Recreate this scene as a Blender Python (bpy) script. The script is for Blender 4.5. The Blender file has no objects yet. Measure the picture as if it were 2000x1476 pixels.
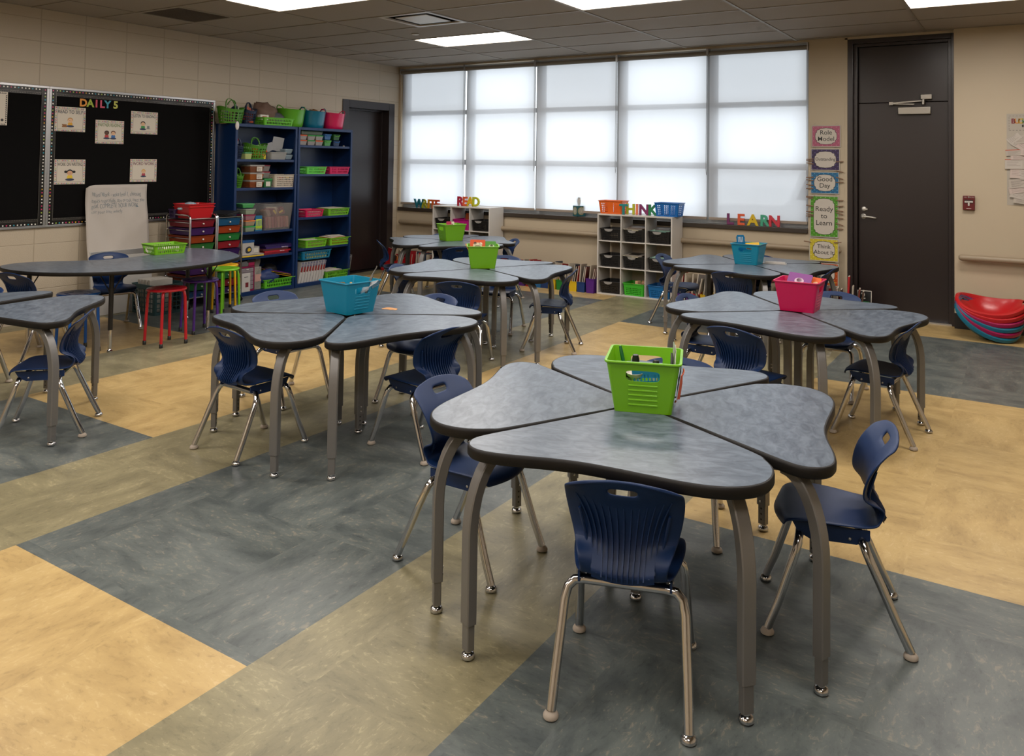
import bpy, bmesh, math, random
from mathutils import Vector, Matrix
PI = math.pi
R = math.radians
random.seed(7)
scene = bpy.context.scene
COL = scene.collection

# ---------------------------------------------------------------- camera
cam_d = bpy.data.cameras.new('camera')
cam = bpy.data.objects.new('camera', cam_d)
COL.objects.link(cam)
scene.camera = cam
cam_d.sensor_fit = 'HORIZONTAL'
cam_d.sensor_width = 36.0
cam_d.lens = 1563.35 / 2000 * 36.0
cam_d.shift_x = -24.45 / 2000
cam_d.shift_y = -(738 - 267.8) / 2000
cam_d.clip_start = 0.05
_yaw, _pitch, _roll = 0.5619, 0.0324, -0.0142
_fw = Vector((-math.sin(_yaw), math.cos(_yaw), 0)); _rt = Vector((math.cos(_yaw), math.sin(_yaw), 0)); _up = Vector((0, 0, 1))
_F = _fw * math.cos(_pitch) + _up * math.sin(_pitch)
_U = _up * math.cos(_pitch) - _fw * math.sin(_pitch)
_R2 = _rt * math.cos(_roll) - _U * math.sin(_roll)
_U2 = _rt * math.sin(_roll) + _U * math.cos(_roll)
cam.matrix_world = Matrix(((_R2.x, _U2.x, -_F.x, 7.556), (_R2.y, _U2.y, -_F.y, -8.646), (_R2.z, _U2.z, -_F.z, 1.490), (0, 0, 0, 1)))

# ---------------------------------------------------------------- world, light levels, exposure
SKY = 3.5
PANEL = 20.0
w = bpy.data.worlds.new('overcast'); scene.world = w; w.use_nodes = True
wn = w.node_tree.nodes; wl = w.node_tree.links
bg = wn['Background']
tc = wn.new('ShaderNodeTexCoord'); sx = wn.new('ShaderNodeSeparateXYZ'); cr = wn.new('ShaderNodeValToRGB')
wl.new(tc.outputs['Generated'], sx.inputs[0]); wl.new(sx.outputs['Z'], cr.inputs[0]); wl.new(cr.outputs[0], bg.inputs[0])
cr.color_ramp.elements[0].position = 0.0; cr.color_ramp.elements[0].color = (0.70, 0.74, 0.78, 1)
cr.color_ramp.elements[1].position = 0.7; cr.color_ramp.elements[1].color = (0.95, 0.98, 1.0, 1)
bg.inputs[1].default_value = SKY
scene.view_settings.view_transform = 'Standard'
scene.view_settings.look = 'None'
scene.view_settings.exposure = 0.0
scene.view_settings.gamma = 1.0
scene.view_settings.use_curve_mapping = False
scene.cycles.use_denoising = True
scene.cycles.max_bounces = 8
scene.cycles.diffuse_bounces = 4
scene.cycles.glossy_bounces = 4
scene.cycles.transparent_max_bounces = 12
scene.cycles.sample_clamp_indirect = 6.0
scene.cycles.caustics_reflective = False
scene.cycles.caustics_refractive = False

# ---------------------------------------------------------------- helpers
def lin(c):
    if isinstance(c, str):
        c = c.lstrip('#'); c = [int(c[i:i + 2], 16) / 255 for i in (0, 2, 4)]
    return tuple((x / 12.92 if x <= 0.04045 else ((x + 0.055) / 1.055) ** 2.4) for x in c[:3]) + (1.0,)

MATS = {}
def mat(name, col, rough=0.5, metal=0.0, spec=0.5, noise=0.0, nscale=20.0, bump=0.0, bscale=200.0, alpha=1.0, coat=0.0, trans=0.0):
    if name in MATS: return MATS[name]
    m = bpy.data.materials.new(name); m.use_nodes = True
    nt = m.node_tree; b = nt.nodes['Principled BSDF']
    c = lin(col)
    b.inputs['Base Color'].default_value = c
    b.inputs['Roughness'].default_value = rough
    b.inputs['Metallic'].default_value = metal
    b.inputs['Specular IOR Level'].default_value = spec
    b.inputs['Coat Weight'].default_value = coat
    b.inputs['Coat Roughness'].default_value = 0.08
    if alpha < 1:
        b.inputs['Alpha'].default_value = alpha
    if trans:
        b.inputs['Transmission Weight'].default_value = trans
    if noise > 0:
        t = nt.nodes.new('ShaderNodeTexCoord'); n = nt.nodes.new('ShaderNodeTexNoise'); mx = nt.nodes.new('ShaderNodeMix')
        mx.data_type = 'RGBA'
        n.inputs['Scale'].default_value = nscale; n.inputs['Detail'].default_value = 4
        nt.links.new(t.outputs['Object'], n.inputs['Vector'])
        nt.links.new(n.outputs['Fac'], mx.inputs[0])
        mx.inputs[6].default_value = tuple(max(0, x * (1 - noise)) for x in c[:3]) + (1,)
        mx.inputs[7].default_value = tuple(min(1, x * (1 + noise)) for x in c[:3]) + (1,)
        nt.links.new(mx.outputs[2], b.inputs['Base Color'])
    if bump > 0:
        t = nt.nodes.new('ShaderNodeTexCoord'); n = nt.nodes.new('ShaderNodeTexNoise'); bp = nt.nodes.new('ShaderNodeBump')
        n.inputs['Scale'].default_value = bscale
        nt.links.new(t.outputs['Object'], n.inputs['Vector'])
        nt.links.new(n.outputs['Fac'], bp.inputs['Height'])
        bp.inputs['Strength'].default_value = bump; bp.inputs['Distance'].default_value = 0.002
        nt.links.new(bp.outputs[0], b.inputs['Normal'])
    MATS[name] = m
    return m

class MB:
    def __init__(s): s.v = []; s.f = []; s.m = []
    def add(s, vs, fs, mi=0):
        o = len(s.v); s.v += [tuple(p) for p in vs]
        for f in fs: s.f.append(tuple(i + o for i in f)); s.m.append(mi)
        return s
    def box(s, x0, x1, y0, y1, z0, z1, mi=0):
        v = [(x0, y0, z0), (x1, y0, z0), (x1, y1, z0), (x0, y1, z0), (x0, y0, z1), (x1, y0, z1), (x1, y1, z1), (x0, y1, z1)]
        return s.add(v, [(0, 3, 2, 1), (4, 5, 6, 7), (0, 1, 5, 4), (1, 2, 6, 5), (2, 3, 7, 6), (3, 0, 4, 7)], mi)
    def cbox(s, c, d, rz=0.0, rx=0.0, ry=0.0, mi=0):
        M = Matrix.Rotation(rz, 3, 'Z') @ Matrix.Rotation(ry, 3, 'Y') @ Matrix.Rotation(rx, 3, 'X')
        v = []
        for z in (-.5, .5):
            for x, y in ((-.5, -.5), (.5, -.5), (.5, .5), (-.5, .5)):
                p = M @ Vector((x * d[0], y * d[1], z * d[2])); v.append((p.x + c[0], p.y + c[1], p.z + c[2]))
        return s.add(v, [(0, 3, 2, 1), (4, 5, 6, 7), (0, 1, 5, 4), (1, 2, 6, 5), (2, 3, 7, 6), (3, 0, 4, 7)], mi)
    def taper(s, x0, x1, y0, y1, z0, z1, k, mi=0):
        # box whose bottom shrinks by k on every side
        v = [(x0 + k, y0 + k, z0), (x1 - k, y0 + k, z0), (x1 - k, y1 - k, z0), (x0 + k, y1 - k, z0), (x0, y0, z1), (x1, y0, z1), (x1, y1, z1), (x0, y1, z1)]
        return s.add(v, [(0, 3, 2, 1), (4, 5, 6, 7), (0, 1, 5, 4), (1, 2, 6, 5), (2, 3, 7, 6), (3, 0, 4, 7)], mi)
    def prism(s, poly, z0, z1, mi=0, caps=True):
        n = len(poly); v = [(x, y, z0) for x, y in poly] + [(x, y, z1) for x, y in poly]
        f = [(i, (i + 1) % n, n + (i + 1) % n, n + i) for i in range(n)]
        if caps: f += [tuple(range(n - 1, -1, -1)), tuple(range(n, 2 * n))]
        return s.add(v, f, mi)
    def rings(s, rings, close=True, cap=True, mi=0):
        n = len(rings[0]); v = [p for r in rings for p in r]; f = []
        for k in range(len(rings) - 1):
            for i in range(n if close else n - 1):
                j = (i + 1) % n; f.append((k * n + i, k * n + j, (k + 1) * n + j, (k + 1) * n + i))
        if cap and close:
            f.append(tuple(range(n - 1, -1, -1))); f.append(tuple(range((len(rings) - 1) * n, len(rings) * n)))
        return s.add(v, f, mi)
    def tube(s, pts, r, n=8, mi=0, cap=True, closed=False):
        P = [Vector(p) for p in pts]; rs = r if isinstance(r, (list, tuple)) else [r] * len(P)
        rg = []; ref = None; L = len(P)
        for i, p in enumerate(P):
            if closed: d = P[(i + 1) % L] - P[i - 1]
            else: d = (P[min(i + 1, L - 1)] - P[max(i - 1, 0)])
            d.normalize()
            if ref is None:
                ref = Vector((0, 0, 1)) if abs(d.z) < .9 else Vector((1, 0, 0))
            a = ref - d * ref.dot(d)
            if a.length < 1e-5: a = d.orthogonal()
            a.normalize(); b = d.cross(a); ref = a
            rg.append([tuple(p + (a * math.cos(2 * PI * k / n) + b * math.sin(2 * PI * k / n)) * rs[i]) for k in range(n)])
        if closed:
            rg.append(rg[0]); return s.rings(rg, True, False, mi)
        return s.rings(rg, True, cap, mi)
    def bar(s, pts, wdt, hgt, side, mi=0):
        # rectangular section swept along pts, 'side' = constant direction of width
        P = [Vector(p) for p in pts]; sd = Vector(side).normalized(); rg = []
        for i, p in enumerate(P):
            d = P[min(i + 1, len(P) - 1)] - P[max(i - 1, 0)]; d.normalize(); u = d.cross(sd).normalized()
            a, b = wdt / 2, hgt / 2; c = .18
            rg.append([tuple(p + sd * (a * x) + u * (b * y)) for x, y in ((-1 + c, -1), (1 - c, -1), (1, -1 + c), (1, 1 - c), (1 - c, 1), (-1 + c, 1), (-1, 1 - c), (-1, -1 + c))])
        return s.rings(rg, True, True, mi)
    def lathe(s, prof, n=16, c=(0, 0, 0), mi=0):
        rg = [[(c[0] + r * math.cos(2 * PI * k / n), c[1] + r * math.sin(2 * PI * k / n), c[2] + z) for k in range(n)] for r, z in prof]
        return s.rings(rg, True, True, mi)
    def build(s, name, mats, parent=None, loc=None, rot=None, smooth=True, bevel=0.0, ang=50, segs=2, recalc=True):
        me = bpy.data.meshes.new(name)
        me.from_pydata(s.v, [], s.f)
        if not isinstance(mats, (list, tuple)): mats = [mats]
        for m in mats: me.materials.append(m)
        me.polygons.foreach_set('material_index', s.m)
        if recalc:
            bm = bmesh.new(); bm.from_mesh(me); bmesh.ops.recalc_face_normals(bm, faces=bm.faces); bm.to_mesh(me); bm.free()
        if smooth:
            me.shade_smooth(); me.set_sharp_from_angle(angle=R(ang))
        o = bpy.data.objects.new(name, me); COL.objects.link(o)
        if bevel > 0:
            b = o.modifiers.new('bevel', 'BEVEL'); b.width = bevel; b.segments = segs; b.limit_method = 'ANGLE'; b.angle_limit = R(40)
        if parent: o.parent = parent
        if loc: o.location = loc
        if rot: o.rotation_euler = rot
        return o

def bake(o):
    dg = bpy.context.evaluated_depsgraph_get()
    me = bpy.data.meshes.new_from_object(o.evaluated_get(dg), depsgraph=dg)
    me.name = o.name
    o.modifiers.clear(); o.data = me
    return o

def tag(o, label, cat, group=None):
    o['label'] = label; o['category'] = cat
    if group: o['group'] = group
    return o
def thing(name, label, cat, loc=(0, 0, 0), rot=(0, 0, 0), group=None):
    o = bpy.data.objects.new(name, None); COL.objects.link(o); o.empty_display_size = .05
    o.location = loc; o.rotation_euler = rot if isinstance(rot, (tuple, list)) else (0, 0, rot)
    return tag(o, label, cat, group)
def structure(o, **k):
    o['kind'] = 'structure'; return o
KIDS = {}
def dup(root, loc, rot, label, group=None):
    def cp(o, par):
        c = o.copy(); COL.objects.link(c)
        if par: c.parent = par
        for ch in list(o.children): cp(ch, c)
        return c
    r = cp(root, None); r.location = loc; r.rotation_euler = rot if isinstance(rot, (tuple, list)) else (0, 0, rot)
    r['label'] = label
    if group: r['group'] = group
    return r

def text(body, size, m, parent=None, loc=(0, 0, 0), rot=(0, 0, 0), ext=0.0006, bevel=0.0, offset=0.0, name='lettering', align='CENTER', sx=1.0, shear=0.0, spacing=1.0, fit=0.0):
    cu = bpy.data.curves.new(name, 'FONT'); cu.body = body; cu.size = size; cu.extrude = ext; cu.bevel_depth = bevel; cu.offset = offset
    cu.align_x = align; cu.align_y = 'CENTER'; cu.resolution_u = 3; cu.bevel_resolution = 2; cu.shear = shear; cu.space_character = spacing
    tmp = bpy.data.objects.new(name, cu); COL.objects.link(tmp)
    dg = bpy.context.evaluated_depsgraph_get()
    me = bpy.data.meshes.new_from_object(tmp.evaluated_get(dg)); me.name = name
    bpy.data.objects.remove(tmp); bpy.data.curves.remove(cu)
    if sx != 1.0:
        for v in me.vertices: v.co.x *= sx
    if fit:
        w_ = max(v.co.x for v in me.vertices) - min(v.co.x for v in me.vertices)
        if w_ > fit:
            for v in me.vertices: v.co.x *= fit / w_
    me.materials.clear(); me.materials.append(m)
    o = bpy.data.objects.new(name, me); COL.objects.link(o)
    if parent: o.parent = parent
    o.location = loc; o.rotation_euler = rot
    return o

def catmull(P, n=6, closed=True):
    out = []; L = len(P)
    for i in range(L if closed else L - 1):
        g = (lambda k: P[k % L]) if closed else (lambda k: P[max(0, min(L - 1, k))])
        p0, p1, p2, p3 = g(i - 1), g(i), g(i + 1), g(i + 2)
        for k in range(n):
            t = k / n
            out.append(tuple(0.5 * (2 * b + (c - a) * t + (2 * a - 5 * b + 4 * c - d) * t * t + (3 * b - a - 3 * c + d) * t ** 3) for a, b, c, d in zip(p0, p1, p2, p3)))
    if not closed: out.append(tuple(P[-1]))
    return out

# ---------------------------------------------------------------- materials
def nodes_of(m): return m.node_tree.nodes, m.node_tree.links

def floor_mat(name, c1, c2, c3, streak):
    m = bpy.data.materials.new(name); m.use_nodes = True; n, l = nodes_of(m); b = n['Principled BSDF']
    t = n.new('ShaderNodeTexCoord'); ck = n.new('ShaderNodeTexChecker'); ck.inputs['Scale'].default_value = 1 / .669
    ck.inputs[1].default_value = (0, 0, 0, 1); ck.inputs[2].default_value = (1, 1, 1, 1)
    mp = n.new('ShaderNodeMapping'); mp.inputs['Location'].default_value = (.2, .3, .01); l.new(t.outputs['Object'], mp.inputs[0]); l.new(mp.outputs[0], ck.inputs[0])
    outs = []
    for sc in ((1, .42, 1), (.42, 1, 1)):
        q = n.new('ShaderNodeMapping'); q.inputs['Scale'].default_value = sc; q.inputs['Rotation'].default_value = (0, 0, .12); l.new(t.outputs['Object'], q.inputs[0])
        pair = []
        for scl, det, rg_, dist in ((9, 5, .6, .4), (62, 9, .72, .7)):
            a = n.new('ShaderNodeTexNoise'); a.inputs['Scale'].default_value = scl; a.inputs['Detail'].default_value = det; a.inputs['Roughness'].default_value = rg_; a.inputs['Distortion'].default_value = dist
            l.new(q.outputs[0], a.inputs['Vector']); pair.append(a)
        outs.append(pair)
    def pick(i):
        mx = n.new('ShaderNodeMix'); mx.data_type = 'FLOAT'; l.new(ck.outputs['Fac'], mx.inputs[0]); l.new(outs[0][i].outputs['Fac'], mx.inputs[2]); l.new(outs[1][i].outputs['Fac'], mx.inputs[3]); return mx.outputs[0]
    base = n.new('ShaderNodeValToRGB'); e = base.color_ramp.elements; e[0].position = .32; e[0].color = lin(c1); e[1].position = .60; e[1].color = lin(c2); l.new(pick(0), base.inputs[0])
    # flecks gather where the broad grain is strong
    fk = n.new('ShaderNodeMath'); fk.operation = 'MULTIPLY_ADD'; fk.inputs[1].default_value = .35; l.new(pick(0), fk.inputs[0]); l.new(pick(1), fk.inputs[2])
    fr = n.new('ShaderNodeMapRange'); fr.inputs['From Min'].default_value = .735; fr.inputs['From Max'].default_value = .84; fr.inputs['To Max'].default_value = .6; l.new(fk.outputs[0], fr.inputs[0])
    dk = n.new('ShaderNodeMapRange'); dk.inputs['From Min'].default_value = .62; dk.inputs['From Max'].default_value = .50; dk.inputs['To Max'].default_value = .6; l.new(fk.outputs[0], dk.inputs[0])
    m1 = n.new('ShaderNodeMix'); m1.data_type = 'RGBA'; l.new(fr.outputs[0], m1.inputs[0]); l.new(base.outputs[0], m1.inputs[6]); m1.inputs[7].default_value = lin(c3)
    rp = n.new('ShaderNodeMix'); rp.data_type = 'RGBA'; l.new(dk.outputs[0], rp.inputs[0]); l.new(m1.outputs[2], rp.inputs[6]); rp.inputs[7].default_value = tuple(x * .72 for x in lin(c1)[:3]) + (1,)
    big = n.new('ShaderNodeTexNoise'); big.inputs['Scale'].default_value = 2.2; big.inputs['Detail'].default_value = 3; l.new(t.outputs['Object'], big.inputs['Vector'])
    hs = n.new('ShaderNodeHueSaturation'); mr = n.new('ShaderNodeMapRange'); mr.inputs['From Min'].default_value = .3; mr.inputs['From Max'].default_value = .7; mr.inputs['To Min'].default_value = .92; mr.inputs['To Max'].default_value = 1.08
    l.new(big.outputs['Fac'], mr.inputs[0]); l.new(mr.outputs[0], hs.inputs['Value']); l.new(rp.outputs[2], hs.inputs['Color']); l.new(hs.outputs[0], b.inputs['Base Color'])
    b.inputs['Roughness'].default_value = .38; b.inputs['Specular IOR Level'].default_value = .38
    fine = n.new('ShaderNodeTexNoise'); fine.inputs['Scale'].default_value = 120; l.new(t.outputs['Object'], fine.inputs['Vector'])
    bp = n.new('ShaderNodeBump'); bp.inputs['Strength'].default_value = .12; bp.inputs['Distance'].default_value = .001; l.new(fine.outputs['Fac'], bp.inputs['Height']); l.new(bp.outputs[0], b.inputs['Normal'])
    return m
M_FB = floor_mat('lino_blue', '#444a4a', '#5d6360', '#878070', 1)
M_FG = floor_mat('lino_olive', '#706950', '#847c5f', '#a79c7a', 1)
M_FY = floor_mat('lino_yellow', '#a58a5a', '#b79c68', '#c6ae80', 1)

def block_mat():
    m = bpy.data.materials.new('painted_block'); m.use_nodes = True; n, l = nodes_of(m); b = n['Principled BSDF']
    t = n.new('ShaderNodeTexCoord'); s = n.new('ShaderNodeSeparateXYZ'); l.new(t.outputs['Object'], s.inputs[0])
    def joint(out, off, per, wd):
        a = n.new('ShaderNodeMath'); a.operation = 'ADD'; a.inputs[1].default_value = off + per / 2; l.new(out, a.inputs[0])
        f = n.new('ShaderNodeMath'); f.operation = 'PINGPONG'; f.inputs[1].default_value = per / 2
        l.new(a.outputs[0], f.inputs[0])   # per/2 at the joint
        r = n.new('ShaderNodeMapRange'); r.inputs['From Min'].default_value = per / 2 - wd; r.inputs['From Max'].default_value = per / 2 - wd * .3; l.new(f.outputs[0], r.inputs[0])
        return r.outputs[0]
    jy = joint(s.outputs['Y'], 4.068 + 40 * .4064, .4064, .006); jz = joint(s.outputs['Z'], -.0902 + .2032, .2032, .0045)
    mx = n.new('ShaderNodeMath'); mx.operation = 'MAXIMUM'; l.new(jy, mx.inputs[0]); l.new(jz, mx.inputs[1])
    no = n.new('ShaderNodeTexNoise'); no.inputs['Scale'].default_value = 110; no.inputs['Detail'].default_value = 5; l.new(t.outputs['Object'], no.inputs['Vector'])
    h = n.new('ShaderNodeMath'); h.operation = 'MULTIPLY_ADD'; l.new(mx.outputs[0], h.inputs[0]); h.inputs[1].default_value = -1.0; l.new(no.outputs['Fac'], h.inputs[2])
    bp = n.new('ShaderNodeBump'); bp.inputs['Strength'].default_value = .55; bp.inputs['Distance'].default_value = .0035; l.new(h.outputs[0], bp.inputs['Height']); l.new(bp.outputs[0], b.inputs['Normal'])
    c = n.new('ShaderNodeMix'); c.data_type = 'RGBA'; c.inputs[6].default_value = lin('#b5a894'); c.inputs[7].default_value = lin('#93866f')
    k = n.new('ShaderNodeMath'); k.operation = 'MULTIPLY'; k.inputs[1].default_value = .55; l.new(mx.outputs[0], k.inputs[0]); l.new(k.outputs[0], c.inputs[0]); l.new(c.outputs[2], b.inputs['Base Color'])
    b.inputs['Roughness'].default_value = .45
    return m
M_BLOCK = block_mat()
M_WALL = mat('cream_paint', '#b8a991', .55, noise=.03, nscale=3, bump=.1, bscale=300)
M_CEIL = mat('ceiling_tile', '#9c9389', .85, noise=.12, nscale=260, bump=.2, bscale=400)
M_TEE = mat('ceiling_tee', '#8f877c', .5)
M_DOOR = mat('door_brown', '#251c1b', .32, bump=.08, bscale=500)
M_FRAME = mat('door_frame_brown', '#292121', .3)
M_SILL = mat('sill_brown', '#3b332c', .35)
M_BASE = mat('black_base', '#191615', .4)
M_RAIL = mat('rail_taupe', '#96866f', .45)
M_ALU = mat('aluminium', '#b6b6b8', .35, 1.0)
M_CHROME = mat('chrome', '#c8c8cb', .11, 1.0)
M_LEG = mat('leg_champagne', '#787674', .38, .4, noise=.04, nscale=400)
M_EDGE = mat('desk_edge', '#151210', .55, spec=.3, bump=.15, bscale=500)
M_NAVY = mat('navy_plastic', '#0d2851', .45, spec=.35, bump=.15, bscale=900)
M_BLACK = mat('black_plastic', '#131212', .4)
M_FELT = mat('felt_beige', '#a3978a', .8)
M_WHITE = mat('white_melamine', '#c9c4bd', .35)
M_HANDLE = mat('handle_steel', '#d2cec6', .38, .7)
M_PAPER = mat('paper', '#c9c0b3', .8)
M_STEEL = mat('satin_steel', '#9a968f', .3, 1.0)

def laminate():
    m = bpy.data.materials.new('grey_laminate'); m.use_nodes = True; n, l = nodes_of(m); b = n['Principled BSDF']
    t = n.new('ShaderNodeTexCoord'); q = n.new('ShaderNodeMapping'); q.inputs['Scale'].default_value = (1, 2.0, 1); l.new(t.outputs['Object'], q.inputs[0])
    a = n.new('ShaderNodeTexNoise'); a.inputs['Scale'].default_value = 15; a.inputs['Detail'].default_value = 6; a.inputs['Roughness'].default_value = .6; a.inputs['Distortion'].default_value = .8; l.new(q.outputs[0], a.inputs['Vector'])
    rp = n.new('ShaderNodeValToRGB'); e = rp.color_ramp.elements; e[0].position = .33; e[0].color = lin('#434c58'); e[1].position = .68; e[1].color = lin('#68727e'); l.new(a.outputs['Fac'], rp.inputs[0]); l.new(rp.outputs[0], b.inputs['Base Color'])
    b.inputs['Roughness'].default_value = .30; b.inputs['Specular IOR Level'].default_value = .5
    return m
M_LAM = laminate()

def emit(name, col, s):
    m = bpy.data.materials.new(name); m.use_nodes = True; n, l = nodes_of(m); n.remove(n['Principled BSDF'])
    e = n.new('ShaderNodeEmission'); e.inputs[0].default_value = col; e.inputs[1].default_value = s; l.new(e.outputs[0], n['Material Output'].inputs[0]); return m
M_LAMP = emit('lamp_lens', (1.0, .93, .86, 1), PANEL)

def fabric():
    m = bpy.data.materials.new('shade_fabric'); m.use_nodes = True; n, l = nodes_of(m); n.remove(n['Principled BSDF'])
    d = n.new('ShaderNodeBsdfDiffuse'); d.inputs[0].default_value = (.72, .72, .74, 1)
    t = n.new('ShaderNodeBsdfTranslucent'); t.inputs[0].default_value = (.62, .63, .66, 1)
    a = n.new('ShaderNodeMixShader'); a.inputs[0].default_value = .66; l.new(d.outputs[0], a.inputs[1]); l.new(t.outputs[0], a.inputs[2])
    tr = n.new('ShaderNodeBsdfTransparent'); b = n.new('ShaderNodeMixShader'); b.inputs[0].default_value = .10; l.new(a.outputs[0], b.inputs[1]); l.new(tr.outputs[0], b.inputs[2])
    l.new(b.outputs[0], n['Material Output'].inputs[0]); return m
M_SHADE = fabric()

def glass(name='window_glass'):
    m = bpy.data.materials.new(name); m.use_nodes = True; n, l = nodes_of(m); n.remove(n['Principled BSDF'])
    g = n.new('ShaderNodeBsdfGlossy'); g.inputs['Roughness'].default_value = .02; tr = n.new('ShaderNodeBsdfTransparent'); tr.inputs[0].default_value = (.93, .96, .97, 1)
    f = n.new('ShaderNodeFresnel'); f.inputs[0].default_value = 1.45; x = n.new('ShaderNodeMixShader'); l.new(f.outputs[0], x.inputs[0]); l.new(tr.outputs[0], x.inputs[1]); l.new(g.outputs[0], x.inputs[2])
    l.new(x.outputs[0], n['Material Output'].inputs[0]); return m
M_GLASS = glass()

def clear_plastic(name, tint, a):
    m = bpy.data.materials.new(name); m.use_nodes = True; n, l = nodes_of(m); b = n['Principled BSDF']
    b.inputs['Base Color'].default_value = lin(tint); b.inputs['Roughness'].default_value = .25
    tr = n.new('ShaderNodeBsdfTransparent'); x = n.new('ShaderNodeMixShader'); x.inputs[0].default_value = a
    l.new(b.outputs[0], x.inputs[1]); l.new(tr.outputs[0], x.inputs[2]); l.new(x.outputs[0], n['Material Output'].inputs[0]); return m
M_CLEAR = clear_plastic('clear_plastic', '#b8b8b8', .55)

def col(hexc, rough=.38, **k): return mat('plastic_' + hexc.lstrip('#'), hexc, rough, **k)

# ================================================================ ROOM SHELL
RX0, RX1, RY0, RY1, CH = 0.0, 9.9, -10.6, 0.0, 2.826
WX0, WX1, WZ0, WZ1 = 0.03, 5.615, 0.80, 2.80
# floor: coloured linoleum fields
P_ = .3345
xs = {'g0': (0, .251), 'A': (.251, 1.589), 'g1': (1.589, 2.258), 'B': (2.258, 3.596), 'g2': (3.596, 4.265), 'C': (4.265, 5.603), 'g3': (5.603, 6.272), 'D': (6.272, 7.61), 'g4': (7.61, 8.28), 'E': (8.28, RX1)}
ys = {'A': [(-10.6, 'y'), (-9.72, 'b'), (-7.035, 'y'), (-4.359, 'b'), (-1.683, 'y')], 'B': [(-10.6, 'y'), (-8.71, 'b'), (-6.033, 'y'), (-3.355, 'b'), (-.68, 'y')],
      'C': [(-10.6, 'b'), (-9.71, 'y'), (-7.035, 'b'), (-4.359, 'y'), (-1.683, 'b'), (-.68, 'y')], 'D': [(-10.6, 'y'), (-8.04, 'b'), (-5.3625, 'y'), (-2.686, 'b'), (-.66, 'y')],
      'E': [(-10.6, 'b'), (-7.035, 'y'), (-4.359, 'b'), (-1.683, 'y')]}
fb = MB(); MI = {'b': 0, 'g': 1, 'y': 2}
def frect(x0, x1, y0, y1, mi): fb.add([(x0, y0, 0), (x1, y0, 0), (x1, y1, 0), (x0, y1, 0)], [(0, 1, 2, 3)], mi)
for k, (x0, x1) in xs.items():
    if k[0] == 'g': frect(x0, x1, RY0, .2, 1)
    else:
        L = ys[k] + [(.2, None)]
        for i in range(len(L) - 1): frect(x0, x1, L[i][0], L[i + 1][0], MI[L[i][1]])
structure(fb.build('floor', [M_FB, M_FG, M_FY], smooth=False, recalc=False))
sb = MB().box(RX0 - .3, RX1 + .3, RY0 - .3, RY1 + .4, -.3, -.002); structure(sb.build('light_block_top0', M_BASE, smooth=False))

# ceiling in tiles, open where fixtures sit
GX = [.6153 + 1.2192 * k for k in range(-1, 9)]; GY = [-3.7447 + .6096 * k for k in range(-12, 8)]
LIGHTS = [(1.834, -3.745), (1.834, -1.306), (4.273, -2.525), (6.711, -1.306), (4.273, -4.964), (1.834, -6.183), (6.711, -3.745), (6.711, -6.183), (4.273, -7.402), (1.834, -8.621), (6.711, -8.621), (4.273, -9.84 + .0)]
def in_light(x, y):
    for lx, ly in LIGHTS:
        if lx - .01 < x < lx + 1.2292 and ly - .6196 < y < ly + .01: return True
    for vx, vy in ((.615, -3.745), (2.444, -2.525)):
        if vx < x < vx + .61 and vy - .61 < y < vy: return True
    return False
cb = MB(); xs_c = [RX0 + 0.0]; x = .6153 - .6096 * 1
xs_c = sorted({0.0, RX1, *[round(.6153 + .6096 * k, 4) for k in range(0, 16) if .6153 + .6096 * k < RX1]})
ys_c = sorted({RY0, .2, *[round(-3.7447 + .6096 * k, 4) for k in range(-11, 7) if RY0 < -3.7447 + .6096 * k < .2]})
for i in range(len(xs_c) - 1):
    for j in range(len(ys_c) - 1):
        a, b_, c, d = xs_c[i], xs_c[i + 1], ys_c[j], ys_c[j + 1]
        if in_light((a + b_) / 2, (c + d) / 2): continue
        cb.add([(a, c, CH), (b_, c, CH), (b_, d, CH), (a, d, CH)], [(0, 3, 2, 1)])
structure(cb.build('ceiling', M_CEIL, smooth=False, recalc=False))
tb = MB()
for X in [x for x in GX if 0 < x < RX1]: tb.box(X - .012, X + .012, RY0, 0, CH - .006, CH + .004)
for Y in [y for y in GY if RY0 < y < 0]: tb.box(0, RX1, Y - .011, Y + .011, CH - .0055, CH + .004)
tb.box(2.434, 2.454, -3.1351, -2.5255, CH - .004, CH + .004); tb.box(1.2149, 1.2349, -4.354, -3.745, CH - .004, CH + .004)
tb.box(0, .022, RY0, 0, CH - .003, CH + .003); tb.box(0, RX1, -.022, 0, CH - .003, CH + .003)
structure(tb.build('trim_1', M_TEE, smooth=False))
structure(MB().box(RX0 - .3, RX1 + .3, RY0 - .3, RY1 + .4, CH + .28, CH + .34).build('light_block_top', M_BASE, smooth=False))  # unseen cover added above the ceiling void to keep sky light out

# walls
lw = MB(); DY0, DY1, DZ = -1.107, -.102, 2.293
lw.box(-.22, 0, RY0 - .2, DY0, 0, CH + .28); lw.box(-.22, 0, DY1, .2, 0, CH + .28); lw.box(-.22, 0, DY0, DY1, DZ, CH + .28)
structure(lw.build('wall_left', M_BLOCK, smooth=False))
bw = MB()
bw.box(0, WX0, 0, .2, 0, CH + .28); bw.box(WX0, WX1, 0, .2, 0, WZ0); bw.box(WX0, WX1, 0, .2, WZ1, CH + .28); bw.box(WX1, 5.995, 0, .2, 0, CH + .28)
bw.box(5.995, 6.963, 0, .2, 2.80, CH + .28); bw.box(6.963, RX1, -.08, .2, 0, CH + .28)
structure(bw.build('wall_back', M_WALL, smooth=False))
structure(MB().box(RX1, RX1 + .2, RY0 - .2, .2, 0, CH + .28).build('wall_right', M_WALL, smooth=False))
structure(MB().box(RX0, RX1, RY0 - .2, RY0, 0, CH + .28).build('wall_front', M_WALL, smooth=False))
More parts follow.
